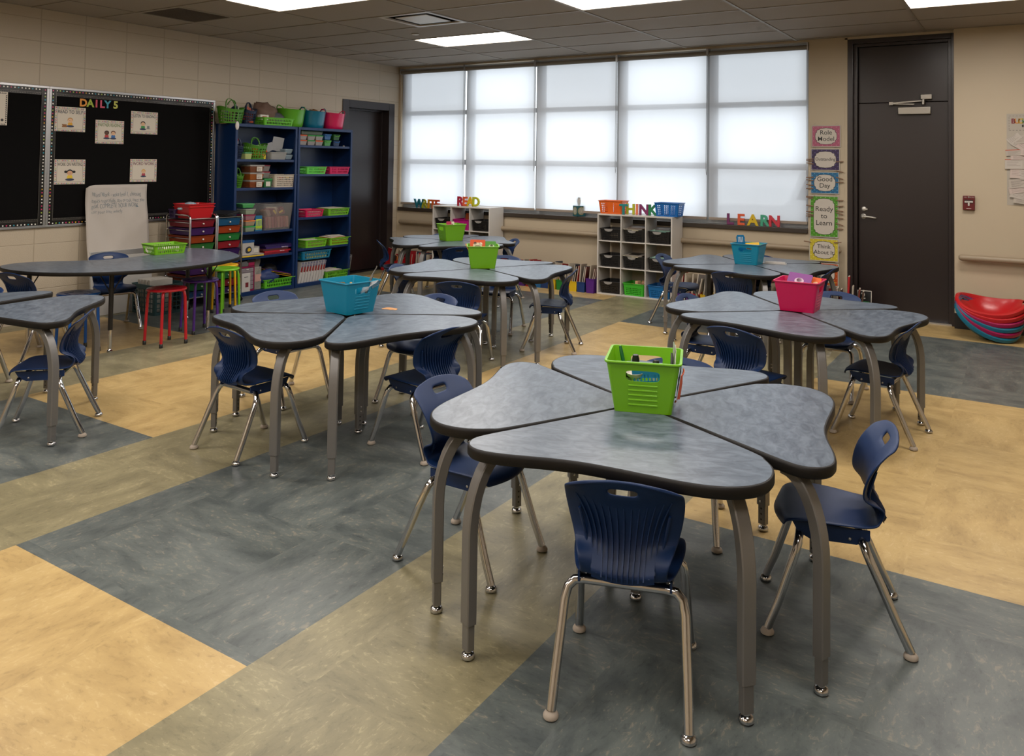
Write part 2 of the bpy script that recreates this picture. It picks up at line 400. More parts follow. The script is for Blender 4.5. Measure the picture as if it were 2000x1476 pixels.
structure(MB().box(5.9, 7.05, .2, .26, -.1, CH + .28).box(-.28, -.22, -1.2, 0, -.1, 2.5).box(-.28, -.21, RY0, .2, 2.3, CH + .34).build('light_block_sides', M_BASE, smooth=False))  # unseen boxes added behind the doors and plenum side to stop daylight leaks
structure(MB().box(6.963, RX1, -.092, -.08, 0, .143).build('baseboard_back', M_BASE, smooth=False))
structure(MB().box(5.615, 5.995, -.008, 0, 0, .12).build('baseboard_1', M_BASE, smooth=False))
structure(MB().box(.03, 5.615, -.03, .12, .80, .85).build('trim_3', M_SILL, bevel=.006))
# corner bead of the wall beside the tall door
structure(MB().box(5.975, 5.999, -.006, .01, 0, 2.815).box(5.975, 6.963, -.006, .01, 2.797, 2.822).build('trim_4', M_WALL, smooth=False))

# handrails
def rail(name, x0, x1, y, z, label, cat='handrail'):
    t = thing(name, label, cat, (x0, y, z))
    L = x1 - x0; r = .029
    prof = [(.0005, 0), (.012, .002), (.021, .008), (.027, .018), (r, .032), (r, L - .032), (.027, L - .018), (.021, L - .008), (.012, L - .002), (.0005, L)]
    MB().lathe(prof, 14).build('grip', M_RAIL, t, rot=(0, PI / 2, 0))
    m = MB()
    for k in range(int(L / .8) + 1):
        xx = min(.12 + k * .8, L - .1); m.box(xx - .02, xx + .02, .015, -y + (0 if x0 < 6.5 else -.08), -.03, .02)
    m.build('bracket', M_RAIL, t)
rail('wall_handrail', .09, 5.955, -.06, .65, 'long taupe rounded handrail on the wall under the windows')
rail('wall_handrail', 7.0, RX1 - .02, -.14, .67, 'taupe rounded handrail on the wall behind the stacked boats, right of the tall door')

# ---------------------------------------------------------------- windows and shades
edges = [WX0, 1.16, 2.27, 3.41, 4.526, WX1]
M_WFRAME = mat('window_frame', '#a9adb0', .4, .3)
M_TUBE = mat('shade_tube', '#7d766c', .45); M_HEM = mat('shade_hem', '#94877a', .6); M_CHAIN = mat('shade_chain', '#6e6e6c', .4, .5)
shade_words = ['leftmost, beside the brown door corner', 'second from the left, above the low white cubby', 'middle one, above the tissue box', 'second from the right, behind the word THINK', 'rightmost, behind the word LEARN']
for k in range(5):
    a, b_ = edges[k], edges[k + 1]
    fr = MB(); y0, y1 = .10, .16; wf = .045
    fr.box(a, a + wf, y0, y1, .85, 2.80); fr.box(b_ - wf, b_, y0, y1, .85, 2.80)
    for z, hh in ((.875, .025), (1.49, .035), (2.17, .03), (2.775, .025)): fr.box(a + wf, b_ - wf, y0, y1, z - hh, z + hh)
    fr.box(a + wf, a + wf + .03, y0 + .02, y1 - .01, .9, 2.75)
    o = structure(fr.build('window_%d' % (k + 1), M_WFRAME, smooth=False))
    g = MB()
    for z0, z1 in ((.90, 1.455), (1.525, 2.14), (2.20, 2.75)): g.add([(a + wf, .13, z0), (b_ - wf, .13, z0), (b_ - wf, .13, z1), (a + wf, .13, z1)], [(0, 1, 2, 3)])
    g.build('glass', M_GLASS, o, smooth=False)
    t = thing('roller_shade', 'white roller shade drawn down, ' + shade_words[k], 'window shade', ((a + b_) / 2, 0, 2.745), group='window shades')
    h = (b_ - a) / 2 - .012; hl = h - (.0 if k else .0)
    sh = MB(); N = 24
    v = []; f = []
    for i in range(N + 1):
        u = -hl + 2 * hl * i / N
        for z in (0, -.4, -.9, -1.4, -1.83): v.append((u, .03 + .0025 * math.sin(i * 1.3) * (-z), z))
    for i in range(N):
        for j in range(4): f.append((i * 5 + j, i * 5 + j + 1, (i + 1) * 5 + j + 1, (i + 1) * 5 + j))
    sh.add(v, f); sh.build('shade_fabric', M_SHADE, t, recalc=False)
    MB().lathe([(.026, -h), (.026, h)], 16).build('roller_tube', M_TUBE, t, rot=(0, PI / 2, 0))
    MB().box(-h, h, .022, .038, -1.855, -1.825).build('hem_bar', M_HEM, t, bevel=.003)
    
    for q in (h, -h - .010): MB().box(q, q + .010, -.03, .05, -.03, .05).build('bracket', M_ALU, t)
    if k < 4:
        m = MB(); xx = h + .006; m.tube([(xx - .004, -.02, -.02), (xx - .002, -.022, -.6), (xx - .004, -.02, -1.28), (xx, -.014, -1.36), (xx + .005, -.01, -1.30), (xx + .003, -.01, -.6), (xx + .005, -.01, -.02)], .0022, 6)
        m.build('pull_chain', M_CHAIN, t)

# outside: snow-covered ground, a white pickup and a parked car
structure(MB().box(-30, 40, .25, 60, -.5, -.3).build('terrain', mat('snow', '#d9dde0', .9), smooth=False))
def vehicle(name, label, cat, loc, prof, wid, colr, glassz, wheels):
    t = thing(name, label, cat, loc)
    m = MB(); n = len(prof)
    v = [(x, -wid / 2, z) for x, z in prof] + [(x, wid / 2, z) for x, z in prof]
    m.add(v, [tuple(range(n)), tuple(range(2 * n - 1, n - 1, -1))] + [(i, (i + 1) % n, n + (i + 1) % n, n + i) for i in range(n)])
    m.build('body', colr, t, bevel=.05)
    g = MB()
    for q in glassz:
        g.add([(x, -wid / 2 - .01, z) for x, z in q], [tuple(range(len(q)))])
    g.build('side_window', mat('car_glass', '#55595c', .1), t, recalc=False)
    for x in wheels:
        MB().lathe([(.001, 0), (.34, 0), (.36, .03), (.36, .2), (.34, .22), (.001, .22)], 20).build('wheel', M_BLACK, t, (x, -wid / 2 + .18, .36), (PI / 2, 0, 0))
CARW = mat('white_car', '#d8dadc', .25)
vehicle('pickup_truck', 'white pickup truck parked outside, faintly seen through the shade behind THINK', 'truck', (4.0, 7.6, -.3),
        [(-2.6, .45), (-2.6, 1.05), (-.35, 1.08), (-.25, 1.15), (.0, 1.75), (.9, 1.8), (1.5, 1.2), (2.6, 1.1), (2.75, .9), (2.75, .4)], 1.9, CARW,
        [[(-.1, 1.18), (.12, 1.66), (.85, 1.7), (1.3, 1.2)]], (-1.7, 1.75))
vehicle('parked_car', 'white car parked outside, faintly seen through the shade behind LEARN', 'car', (7.0, 3.6, -.42),
        [(-2.1, .4), (-2.15, .85), (-1.5, 1.05), (-.8, 1.42), (.4, 1.45), (1.2, 1.08), (2.1, .9), (2.15, .4)], 1.7, CARW,
        [[(-1.2, 1.08), (-.7, 1.34), (.3, 1.36), (.9, 1.08)]], (-1.35, 1.35))

# ---------------------------------------------------------------- doors
# left door (in block wall)
o = structure(MB().box(-.19, -.15, -.99, -.215, .008, 2.21).build('door_1', M_DOOR, smooth=False))
f = MB()
for (a, b_, c, d) in ((DY0, DY0 + .115, 0, DZ), (DY1 - .115, DY1, 0, DZ), (DY0 + .115, DY1 - .115, DZ - .10, DZ)): f.box(-.21, .012, a, b_, c, d)
f.box(-.15, -.10, -.992, -.97, 0, 2.193).box(-.15, -.10, -.239, -.217, 0, 2.193).box(-.15, -.10, -.97, -.239, 2.17, 2.193)
f.build('door_frame', M_FRAME, o, smooth=False, bevel=.003)
# tall door
o = structure(MB().box(6.09, 6.905, .10, .14, .012, 2.145).box(6.09, 6.905, .10, .14, 2.152, 2.72).build('door_2', M_DOOR, smooth=False, bevel=.002))
f = MB()
f.box(5.999, 6.05, -.004, .19, 0, 2.797).box(6.05, 6.085, .04, .19, 0, 2.75).box(6.935, 6.96, -.004, .19, 0, 2.797).box(6.905, 6.935, .04, .19, 0, 2.75).box(6.05, 6.935, -.004, .19, 2.75, 2.797).box(6.085, 6.905, .04, .19, 2.722, 2.75)
f.build('door_frame', M_FRAME, o, smooth=False, bevel=.003)
MB().box(6.05, 6.935, .02, .19, 0, .014).build('threshold', M_ALU, o)
m = MB(); m.box(6.46, 6.755, .05, .10, 2.025, 2.10); m.build('door_closer', M_STEEL, o, bevel=.006)
m = MB(); m.cbox((6.715, .07, 2.195), (.10, .05, .05)); m.build('closer_bracket', M_STEEL, o, bevel=.004)
m = MB(); m.cbox((6.55, .05, 2.148), (.30, .018, .012), ry=-.06); m.cbox((6.40, .05, 2.135), (.035, .03, .03)); m.cbox((6.50, .045, 2.128), (.22, .016, .010), ry=.05); m.lathe([(.018, 0), (.018, .05)], 12, (6.69, .05, 2.12)); m.build('closer_arm', M_STEEL, o)
def lathe_y(m, prof, c, n=16):   # axis along -Y
    m.rings([[(c[0] + r * math.cos(2 * PI * k / n), c[1] - d, c[2] + r * math.sin(2 * PI * k / n)) for k in range(n)] for r, d in prof]); return m
m = MB(); lathe_y(m, [(.026, 0), (.026, .008), (.018, .012), (.012, .03)], (6.135, .10, 1.0)); m.tube([(6.135, .065, 1.0), (6.15, .06, 1.0), (6.20, .055, .997), (6.245, .06, .99), (6.255, .075, .988)], [.009, .009, .008, .008, .007], 10); m.build('door_handle', M_HANDLE, o)
m = MB(); lathe_y(m, [(.024, 0), (.024, .01), (.018, .016)], (6.14, .10, 1.075)); m.cbox((6.155, .078, 1.074), (.045, .01, .012)); m.build('deadbolt', M_HANDLE, o)

# ---------------------------------------------------------------- ceiling fixtures
lens_me = None
lw_words = {0: 'above the left wall, cut by the top of the picture', 1: 'nearest the windows', 2: 'above the middle desks, cut by the top of the picture', 3: 'at the top right corner, before the tall door'}
for k, (lx, ly) in enumerate(LIGHTS):
    t = thing('ceiling_light', 'bright rectangular ceiling troffer ' + lw_words.get(k, 'of the rows behind the camera'), 'ceiling light', (lx, ly - .6096, CH), group='ceiling lights' if k in lw_words else 'ceiling lights out of view')
    W_, D_ = 1.2192, .6096
    f = MB(); w_ = .022
    f.box(.004, W_ - .004, .004, w_, -.004, .04).box(.004, W_ - .004, D_ - w_, D_ - .004, -.004, .04).box(.004, w_, w_, D_ - w_, -.004, .04).box(W_ - w_, W_ - .004, w_, D_ - w_, -.004, .04)
    f.box(.004, W_ - .004, .004, D_ - .004, .04, .06)
    f.build('frame', M_TEE, t, smooth=False)
    v = []; ff = []; N = 12
    for j in range(N + 1):
        yy = w_ + (D_ - 2 * w_) * j / N; u = abs(2 * j / N - 1)
        zz = .012 + .018 * (1 - u) ** 2
        v += [(w_, yy, zz), (W_ - w_, yy, zz)]
    for j in range(N): ff.append((2 * j, 2 * j + 1, 2 * j + 3, 2 * j + 2))
    MB().add(v, ff).build('lens', M_LAMP, t, recalc=False)
# return grille
t = thing('return_grille', 'dark square return air grille in the ceiling near the left wall', 'vent', (.615, -4.3543, CH))
f = MB()
for a, b_, c, d in ((.005, .605, .005, .03), (.005, .605, .58, .605), (.005, .03, .03, .58), (.58, .605, .03, .58)): f.box(a, b_, c, d, -.005, .01)
f.build('frame', M_TEE, t, smooth=False)
g = MB().box(.03, .58, .03, .58, .025, .03); g.build('backing', M_BASE, t, smooth=False)
g = MB()
for i in range(36):
    g.box(.03 + i * .0155, .033 + i * .0155, .03, .58, 0, .012)
    g.box(.03, .58, .03 + i * .0155, .033 + i * .0155, 0, .012)
g.build('grid', mat('grille_grey', '#5a5148', .5), t, smooth=False)
# supply diffuser
t = thing('supply_diffuser', 'white square plaque air diffuser in the ceiling near the windows', 'vent', (2.444, -3.135, CH))
f = MB(); f.box(.005, .605, .005, .045, -.006, .008).box(.005, .605, .565, .605, -.006, .008).box(.005, .045, .045, .565, -.006, .008).box(.565, .605, .045, .565, -.006, .008); f.build('frame', M_WHITE, t, smooth=False)
f = MB(); f.taper(.045, .565, .045, .565, .0, .08, -.0); f2 = MB().box(.045, .565, .045, .565, .07, .08); f2.build('throat', mat('throat_dark', '#2a2522', .6), t, smooth=False)
MB().box(.12, .49, .12, .49, -.004, .002).build('plaque', M_WHITE, t, smooth=False, bevel=.003)
t = MB().lathe([(.035, 0), (.04, -.004), (.04, -.009), (.03, -.012), (.001, -.013)], 20).build('sprinkler_cap', M_WHITE, None, (2.132, -2.206, CH - .0005)); tag(t, 'small round white sprinkler cover plate on the ceiling', 'sprinkler')
# ================================================================ CHAIRS
def shell_meshes():
    prof = [(.014, .641, .104, .010), (.020, .634, .134, .012), (.029, .622, .152, .013), (.036, .612, .160, .014), (.051, .590, .166, .015), (.080, .553, .167, .018), (.098, .515, .164, .022), (.107, .475, .156, .026),
            (.106, .440, .145, .030), (.094, .408, .131, .026), (.079, .384, .121, .018), (.071, .363, .119, .012), (.083, .350, .126, .010), (.117, .345, .140, .010), (.18, .351, .154, .010), (.24, .357, .164, .008), (.30, .362, .164, .004), (.345, .361, .158, .0), (.378, .350, .148, .0), (.398, .328, .130, .0)]
    us = [-1, -.86, -.62, -.36, -.25, -.1, .1, .25, .36, .62, .86, 1]
    def grid(rows, hole):
        m = MB(); v = []
        for i in rows:
            x, z, hw, c = prof[i]
            j0, j1 = max(0, i - 1), min(len(prof) - 1, i + 1)
            t = Vector((prof[j1][0] - prof[j0][0], 0, prof[j1][1] - prof[j0][1])).normalized()
            nrm = Vector((-t.z, 0, t.x))          # towards the sitter
            if nrm.x < -.2 or nrm.z < -.2: nrm = -nrm
            for u in us:
                vy = u * hw
                # rounded corner of top edge
                p = Vector((x, vy, z)) + nrm * (c * abs(u) ** 2.2)
                if i == 0: p.z -= .022 * abs(u) ** 2.2
                if i == 1: p.z -= .022 * abs(u) ** 2.2
                if i in (2, 3): p.z -= (.018, .014)[i - 2] * abs(u) ** 2.2
                if i == 19: p.x -= .03 * u * u
                if i == 18: p.x -= .012 * u * u
                v.append(tuple(p))
        f = []
        n = len(us)
        for a in range(len(rows) - 1):
            for b in range(n - 1):
                if hole and rows[a] in (3,) and 4 <= b <= 6: continue
                f.append((a * n + b, a * n + b + 1, (a + 1) * n + b + 1, (a + 1) * n + b))
        m.add(v, f); return m
    m = grid(list(range(20)), True)
    o = m.build('shell', M_NAVY)
    s = o.modifiers.new('s', 'SOLIDIFY'); s.thickness = .009; s.offset = 0
    s = o.modifiers.new('u', 'SUBSURF'); s.levels = 2; s.render_levels = 2
    bake(o)
    me = o.data
    out = []
    for part in ('seat', 'backrest'):
        bm = bmesh.new(); bm.from_mesh(me)
        def is_back(fc):
            c = fc.calc_center_median(); return c.z > .372 and c.x < .2
        bmesh.ops.delete(bm, geom=[fc for fc in bm.faces if is_back(fc) != (part == 'backrest')], context='FACES')
        nm = bpy.data.meshes.new(part); bm.to_mesh(nm); bm.free(); nm.materials.clear(); nm.materials.append(M_NAVY); nm.shade_smooth(); out.append(nm)
    bpy.data.objects.remove(o)
    # ribs on the back
    zs = [p[1] for p in prof[:13]]; xsn = [p[0] for p in prof[:13]]; hws = [p[2] for p in prof[:13]]; cs = [p[3] for p in prof[:13]]
    def interp(z, arr):
        for i in range(len(zs) - 1):
            if zs[i] >= z >= zs[i + 1]:
                t = (zs[i] - z) / (zs[i] - zs[i + 1]); return arr[i] * (1 - t) + arr[i + 1] * t
        return arr[-1]
    r = MB()
    for i in range(13):
        u = (i - 6) / 6.0
        ztop = .548 + .030 * abs(u) ** 1.6; zbot = .352 + .028 * u * u
        ringsv = []
        for k in range(13):
            t = k / 12; z = ztop + (zbot - ztop) * t
            y = u * (.132 - .046 * t - .012 * math.sin(t * PI))
            x = interp(z, xsn) + interp(z, cs) * (abs(y) / max(.05, interp(z, hws))) ** 2.2
            dpt = .009 * min(1, t * 3.2) + .001; w_ = .0019
            bulge = .013 * t ** 2.2 * (1 - .4 * abs(u))
            ringsv.append([(x - .004, y - w_ * 1.3, z), (x - .004 - dpt - bulge, y - w_, z), (x - .004 - dpt - bulge, y + w_, z), (x - .004, y + w_ * 1.3, z)])
        r.rings(ringsv)
    # bowed border around the ribbed field and lower web
    ln = []
    for k in range(25):
        a = PI * (k / 24); yy = .112 * math.cos(a); zz = .47 - .112 * math.sin(a)
        if k == 0 or k == 24: yy *= 1.12; zz = .53
        x = interp(zz, xsn) + interp(zz, cs) * (abs(yy) / interp(zz, hws)) ** 2.2
        ln.append((x - .010, yy, zz))
    r.tube(ln, .0045, 6)
    web = []
    for k in range(9):
        t = k / 8; z = .40 - t * .055
        row = []
        for j in range(9):
            u = -1 + 2 * j / 8; y = u * .086; x = interp(z, xsn) - .008 - .012 * t
            row.append((x, y, z + .012 * u * u))
        web.append(row)
    r.rings(web, close=False)
    ro = r.build('rib_panel', M_NAVY); out.append(ro.data); bpy.data.objects.remove(ro)
    return out
SEAT_ME, BACK_ME, RIB_ME = shell_meshes()
def leg_obj(kind, s, parent):
    m = MB()
    if kind == 'rear': P = [(.002, .182, .02), (.040, .178, .10), (.082, .172, .195), (.112, .168, .262), (.125, .160, .292), (.132, .142, .309), (.134, .115, .313), (.134, .0, .313)]
    else: P = [(.420, .174, .02), (.388, .168, .10), (.356, .162, .195), (.334, .158, .262), (.326, .151, .292), (.322, .134, .309), (.320, .108, .313), (.320, .0, .313)]
    m.tube([(x, y * s, z) for x, y, z in P], .0135, 16)
    o = m.build('leg', M_CHROME, parent)
    c = (P[0][0], P[0][1] * s, 0)
    beige = (s > 0)
    MB().lathe([(.001, 0), (.014, .0), (.021, .004), (.0215, .010), (.017, .017), (.010, .022), (.010, .028)], 14, c).build('glide', M_FELT if beige else M_CHROME, o)
    return o
def make_chair(label):
    t = thing('school_chair', label, 'chair', group='classroom chairs')
    for n, me in (('seat', SEAT_ME), ('backrest', BACK_ME), ('rib_panel', RIB_ME)):
        o = bpy.data.objects.new(n, me); COL.objects.link(o); o.parent = t
    for k in ('rear', 'front'):
        for s in (1, -1): leg_obj(k, s, t)
    for s in (1, -1): MB().tube([(.134, s * .1, .313), (.22, s * .105, .318), (.320, s * .1, .313)], .0115, 8).build('side_rail', M_CHROME, t)
    for s in (1, -1):
        m = MB(); y0, y1 = (s * .128 - .003, s * .128 + .003)
        m.add([(.11, y0, .345), (.11, y0, .315), (.15, y0, .298), (.29, y0, .298), (.325, y0, .315), (.345, y0, .350), (.11, y1, .345), (.11, y1, .315), (.15, y1, .298), (.29, y1, .298), (.325, y1, .315), (.345, y1, .350)],
              [(0, 1, 2, 3, 4, 5), (11, 10, 9, 8, 7, 6), (0, 6, 7, 1), (1, 7, 8, 2), (2, 8, 9, 3), (3, 9, 10, 4), (4, 10, 11, 5), (5, 11, 6, 0)])
        o = m.build('side_bracket', M_NAVY, t)
        rv = MB()
        for x in (.17, .28):
            rv.rings([[(x + r * math.cos(2 * PI * k / 10), s * (.131 + d), .314 + r * math.sin(2 * PI * k / 10)) for k in range(10)] for r, d in ((.0055, 0), (.0055, .001), (.003, .003))])
        rv.build('rivet', M_ALU, o)
    return t
CHAIRS = [
 (6.634, -6.676, 108.8, 'navy chair nearest the camera, seen from behind in the right foreground'),
 (7.198, -5.732, -164, 'navy chair at the right side of the foreground desks, seen from its side'),
 (5.545, -6.125, 0.3, 'navy chair at the left side of the foreground desks, facing right'),
 (6.235, -5.235, -72, 'navy chair behind the foreground desks, only its top showing past the bucket'),
 (4.10, -6.03, 86, 'navy chair at the front left of the desks with the large teal bucket, turned away'),
 (5.06, -5.34, 172, 'navy chair at the right of the desks with the large teal bucket, slotted back showing'),
 (3.385, -5.10, -6, 'navy chair at the back left of the desks with the large teal bucket'),
 (4.36, -4.505, -97, 'navy chair at the back right of the desks with the large teal bucket'),
 (4.10, -4.06, 110, 'navy chair in front of the desks with cards in their lime bucket'),
 (4.485, -2.92, -160, 'navy chair at the right of the desks with cards in their lime bucket'),
 (3.10, -3.59, 16, 'navy chair at the left of the desks with cards in their lime bucket'),
 (3.47, -2.45, -73, 'navy chair behind the desks with cards in their lime bucket'),
 (1.60, -2.17, 48, 'navy chair at the left of the farthest left desks, seen edge-on before the brown door'),
 (2.74, -2.17, 140, 'navy chair in front of the farthest left desks, back to the camera'),
 (2.69, -1.02, -128, 'navy chair at the right of the farthest left desks, edge of its back showing'),
 (1.62, -1.02, -40, 'navy chair behind the farthest left desks, seen under the desktops'),
 (6.21, -4.48, 76, 'navy chair in front of the desks with the pink bucket, its back to the camera'),
 (7.055, -3.725, 174, 'navy chair at the right of the desks with the pink bucket, beside the open floor'),
 (5.59, -3.56, -3, 'navy chair at the left of the desks with the pink bucket, mostly behind the desktop'),
 (6.44, -2.80, -91, 'navy chair behind the desks with the pink bucket, facing the camera'),
 (4.53, -1.40, 0, 'navy chair at the left of the farthest right desks, beside the larger white cubby'),
 (5.51, -2.30, 88, 'navy chair in front of the farthest right desks, its back to the camera'),
 (5.37, -.86, -92, 'navy chair behind the farthest right desks, beneath the windows'),
 (6.19, -1.56, 178, 'navy chair at the right end of the farthest right desks, seen edge-on near the posters'),
 (3.15, -6.115, -132, 'navy chair at the right of the desks cut by the left edge of the picture'),
 (1.27, -5.70, 101, 'navy chair at the left end of the kidney table, back to the camera'),
 (1.70, -6.02, -62, 'navy chair behind the desks cut by the left edge, partly out of the picture'),
 (.57, -4.54, -15, 'navy chair between the kidney table and the sheet of chart paper, facing the room'),
]
c0 = None
for x, y, h, lab in CHAIRS:
    if c0 is None:
        c0 = make_chair(lab); c0.location = (x, y, 0); c0.rotation_euler = (0, 0, R(h))
    else: dup(c0, (x, y, 0), R(h), lab)

# ================================================================ DESKS
OUT = [(.055, .066), (.161, .168), (.375, .385), (.440, .452), (.472, .498), (.474, .545), (.450, .582), (.405, .603), (.33, .610), (.22, .607), (.12, .612), (.02, .632), (-.08, .658), (-.18, .682), (-.265, .688), (-.335, .670), (-.388, .630), (-.415, .575), (-.422, .51), (-.405, .445), (-.372, .388), (-.161, .170), (-.055, .07)]
# desk local: +y away from the cluster centre
OUTL = catmull(OUT, 4)
def inset(P, d):
    n = len(P); area = sum(P[i][0] * P[(i + 1) % n][1] - P[(i + 1) % n][0] * P[i][1] for i in range(n)); s = 1 if area > 0 else -1
    o = []
    for i in range(n):
        a = Vector(P[i - 1]); b = Vector(P[(i + 1) % n]); t = (b - a).normalized(); nn = Vector((-t.y, t.x)) * s; o.append((P[i][0] + nn.x * d, P[i][1] + nn.y * d))
    return o
DH = .635; DT = .036
def make_desk(label):
    t = thing('wedge_desk', label, 'desk', group='wedge desks')
    IN = inset(OUTL, .006)
    MB().prism(IN, DH - DT + .004, DH).build('tabletop', M_LAM, t, ang=30)
    e = MB(); prof = [(.004, DH), (0, DH - .003), (-.0015, DH - .010), (-.001, DH - DT + .008), (.004, DH - DT + .001), (.010, DH - DT), (.03, DH - DT)]
    pr = [(.0065, DH - .0005)] + prof
    rg = [[(x, y, z) for x, y in inset(OUTL, d)] for d, z in pr]
    e.rings(rg, True, False); e.prism(inset(OUTL, .028), DH - DT - .0005, DH - DT + .002); e.build('edge_band', M_EDGE, t, ang=60)
    f = MB(); A = (-.34, .60); Bp = (.43, .53); C_ = (0, .19)
    def leg(ang, r1, r0, apex=False):
        # ang measured from +y, positive towards -x
        d = Vector((-math.sin(ang), math.cos(ang), 0)); sdv = Vector((math.cos(ang), math.sin(ang), 0))
        pts = []
        n = 9
        for k in range(n + 1):
            q = k / n * PI / 2
            pts.append(d * (r0 + (r1 - r0) * math.sin(q)) + Vector((0, 0, .36 + (.238) * math.cos(q))))
        pts.append(d * r1 + Vector((0, 0, .25))); pts.append(d * r1 + Vector((0, 0, .105)))
        m = MB().bar([tuple(p) for p in pts], .042, .034, sdv)
        o = m.build('leg', M_LEG, t, ang=30)
        c = d * r1
        s = MB().bar([tuple(c + Vector((0, 0, .115))), tuple(c + Vector((0, 0, .028)))], .033, .026, sdv); s.build('height_sleeve', M_LEG, o, ang=30)
        hd = MB()
        for z in (.048, .070, .092): 
            q = c - d * .0135; hd.cbox((q.x, q.y, z), (.006, .002, .006), rz=ang)
        hd.build('adjustment_hole', M_BLACK, o, smooth=False)
        bl = MB()
        for z in (.122, .145):
            q = c - d * .0175
            bl.rings([[tuple(q - d * dd + sdv * (rr * math.cos(2 * PI * k / 10)) + Vector((0, 0, z + rr * math.sin(2 * PI * k / 10)))) for k in range(10)] for rr, dd in ((.005, 0), (.005, .003), (.002, .004))])
        bl.build('bolt', M_CHROME, o)
        g = MB().lathe([(.001, 0), (.015, .0), (.021, .005), (.0215, .011), (.018, .018), (.010, .021), (.009, .03)], 14, (c.x, c.y, 0)); g.build('foot', M_CHROME, o)
    leg(R(28.5), .722, .60); leg(R(-39.5), .722, .60)
    leg(PI, -.10, -.22)
    m = MB()
    for p, q in (((-.27, .50), (.36, .43)), ((0, .20), (-.25, .52)), ((0, .20), (.33, .44))):
        m.bar([(p[0], p[1], DH - DT - .012), (q[0], q[1], DH - DT - .012)], .03, .02, Vector((-(q[1] - p[1]), q[0] - p[0], 0)))
    m.build('under_frame', M_LEG, t)
    return t
SIDE = {'S': 'front', 'W': 'left', 'N': 'back', 'E': 'right'}
CL = [
 ('T1', 6.375, -5.97, -71, 'the foreground cluster'),
 ('T2', 4.345, -5.345, -102, 'the middle left cluster with teal bucket'),
 ('T3', 3.81, -3.30, -71, 'the cluster with cards in its bucket'),
 ('T4', 2.20, -1.62, -38, 'the farthest left cluster'),
 ('T5', 6.365, -3.72, -93.5, 'the cluster with pink bucket'),
 ('T6', 5.48, -1.62, -92, 'the farthest right cluster'),
 ('T7', 2.58, -6.555, -38, 'the cluster at the left picture edge'),
]
d0 = None
for cn, cx, cy, b0, lab in CL:
    for k, sd in enumerate('SENW'):
        if cn == 'T7' and sd in 'SW': continue
        a = b0 + 90 * k
        lb = 'grey laminate wedge desk, ' + SIDE[sd] + ' one of ' + lab
        ox = oy = 0
        if cn == 'T7' and sd == 'N': a += 6; ox, oy = -.05, -.05
        rz = R(a - 90)
        if d0 is None:
            d0 = make_desk(lb); d0.location = (cx, cy, 0); d0.rotation_euler = (0, 0, rz)
        else: dup(d0, (cx + ox, cy + oy, 0), rz, lb)
# ================================================================ BINS, BASKETS, BOXES
def rr_path(w, d, r, sx, sy, nc=3):
    pts = []; cells = []     # nodes with normals; cell kinds between successive nodes
    sides = [((-w / 2 + r, -d / 2), (w / 2 - r, -d / 2), (0, -1), sx), ((w / 2, -d / 2 + r), (w / 2, d / 2 - r), (1, 0), sy), ((w / 2 - r, d / 2), (-w / 2 + r, d / 2), (0, 1), sx), ((-w / 2, d / 2 - r), (-w / 2, -d / 2 + r), (-1, 0), sy)]
    cc = [(w / 2 - r, -d / 2 + r), (w / 2 - r, d / 2 - r), (-w / 2 + r, d / 2 - r), (-w / 2 + r, -d / 2 + r)]
    for k, (a, b, nn, ss) in enumerate(sides):
        for i, t in enumerate(ss):
            pts.append((a[0] + (b[0] - a[0]) * t, a[1] + (b[1] - a[1]) * t, nn[0], nn[1]))
            cells.append((k, i) if i < len(ss) - 1 else None)
        a0 = math.atan2(nn[1], nn[0])
        for q in range(1, nc):
            an = a0 + PI / 2 * q / nc
            pts.append((cc[k][0] + r * math.cos(an), cc[k][1] + r * math.sin(an), math.cos(an), math.sin(an))); cells.append(None)
    return pts, cells
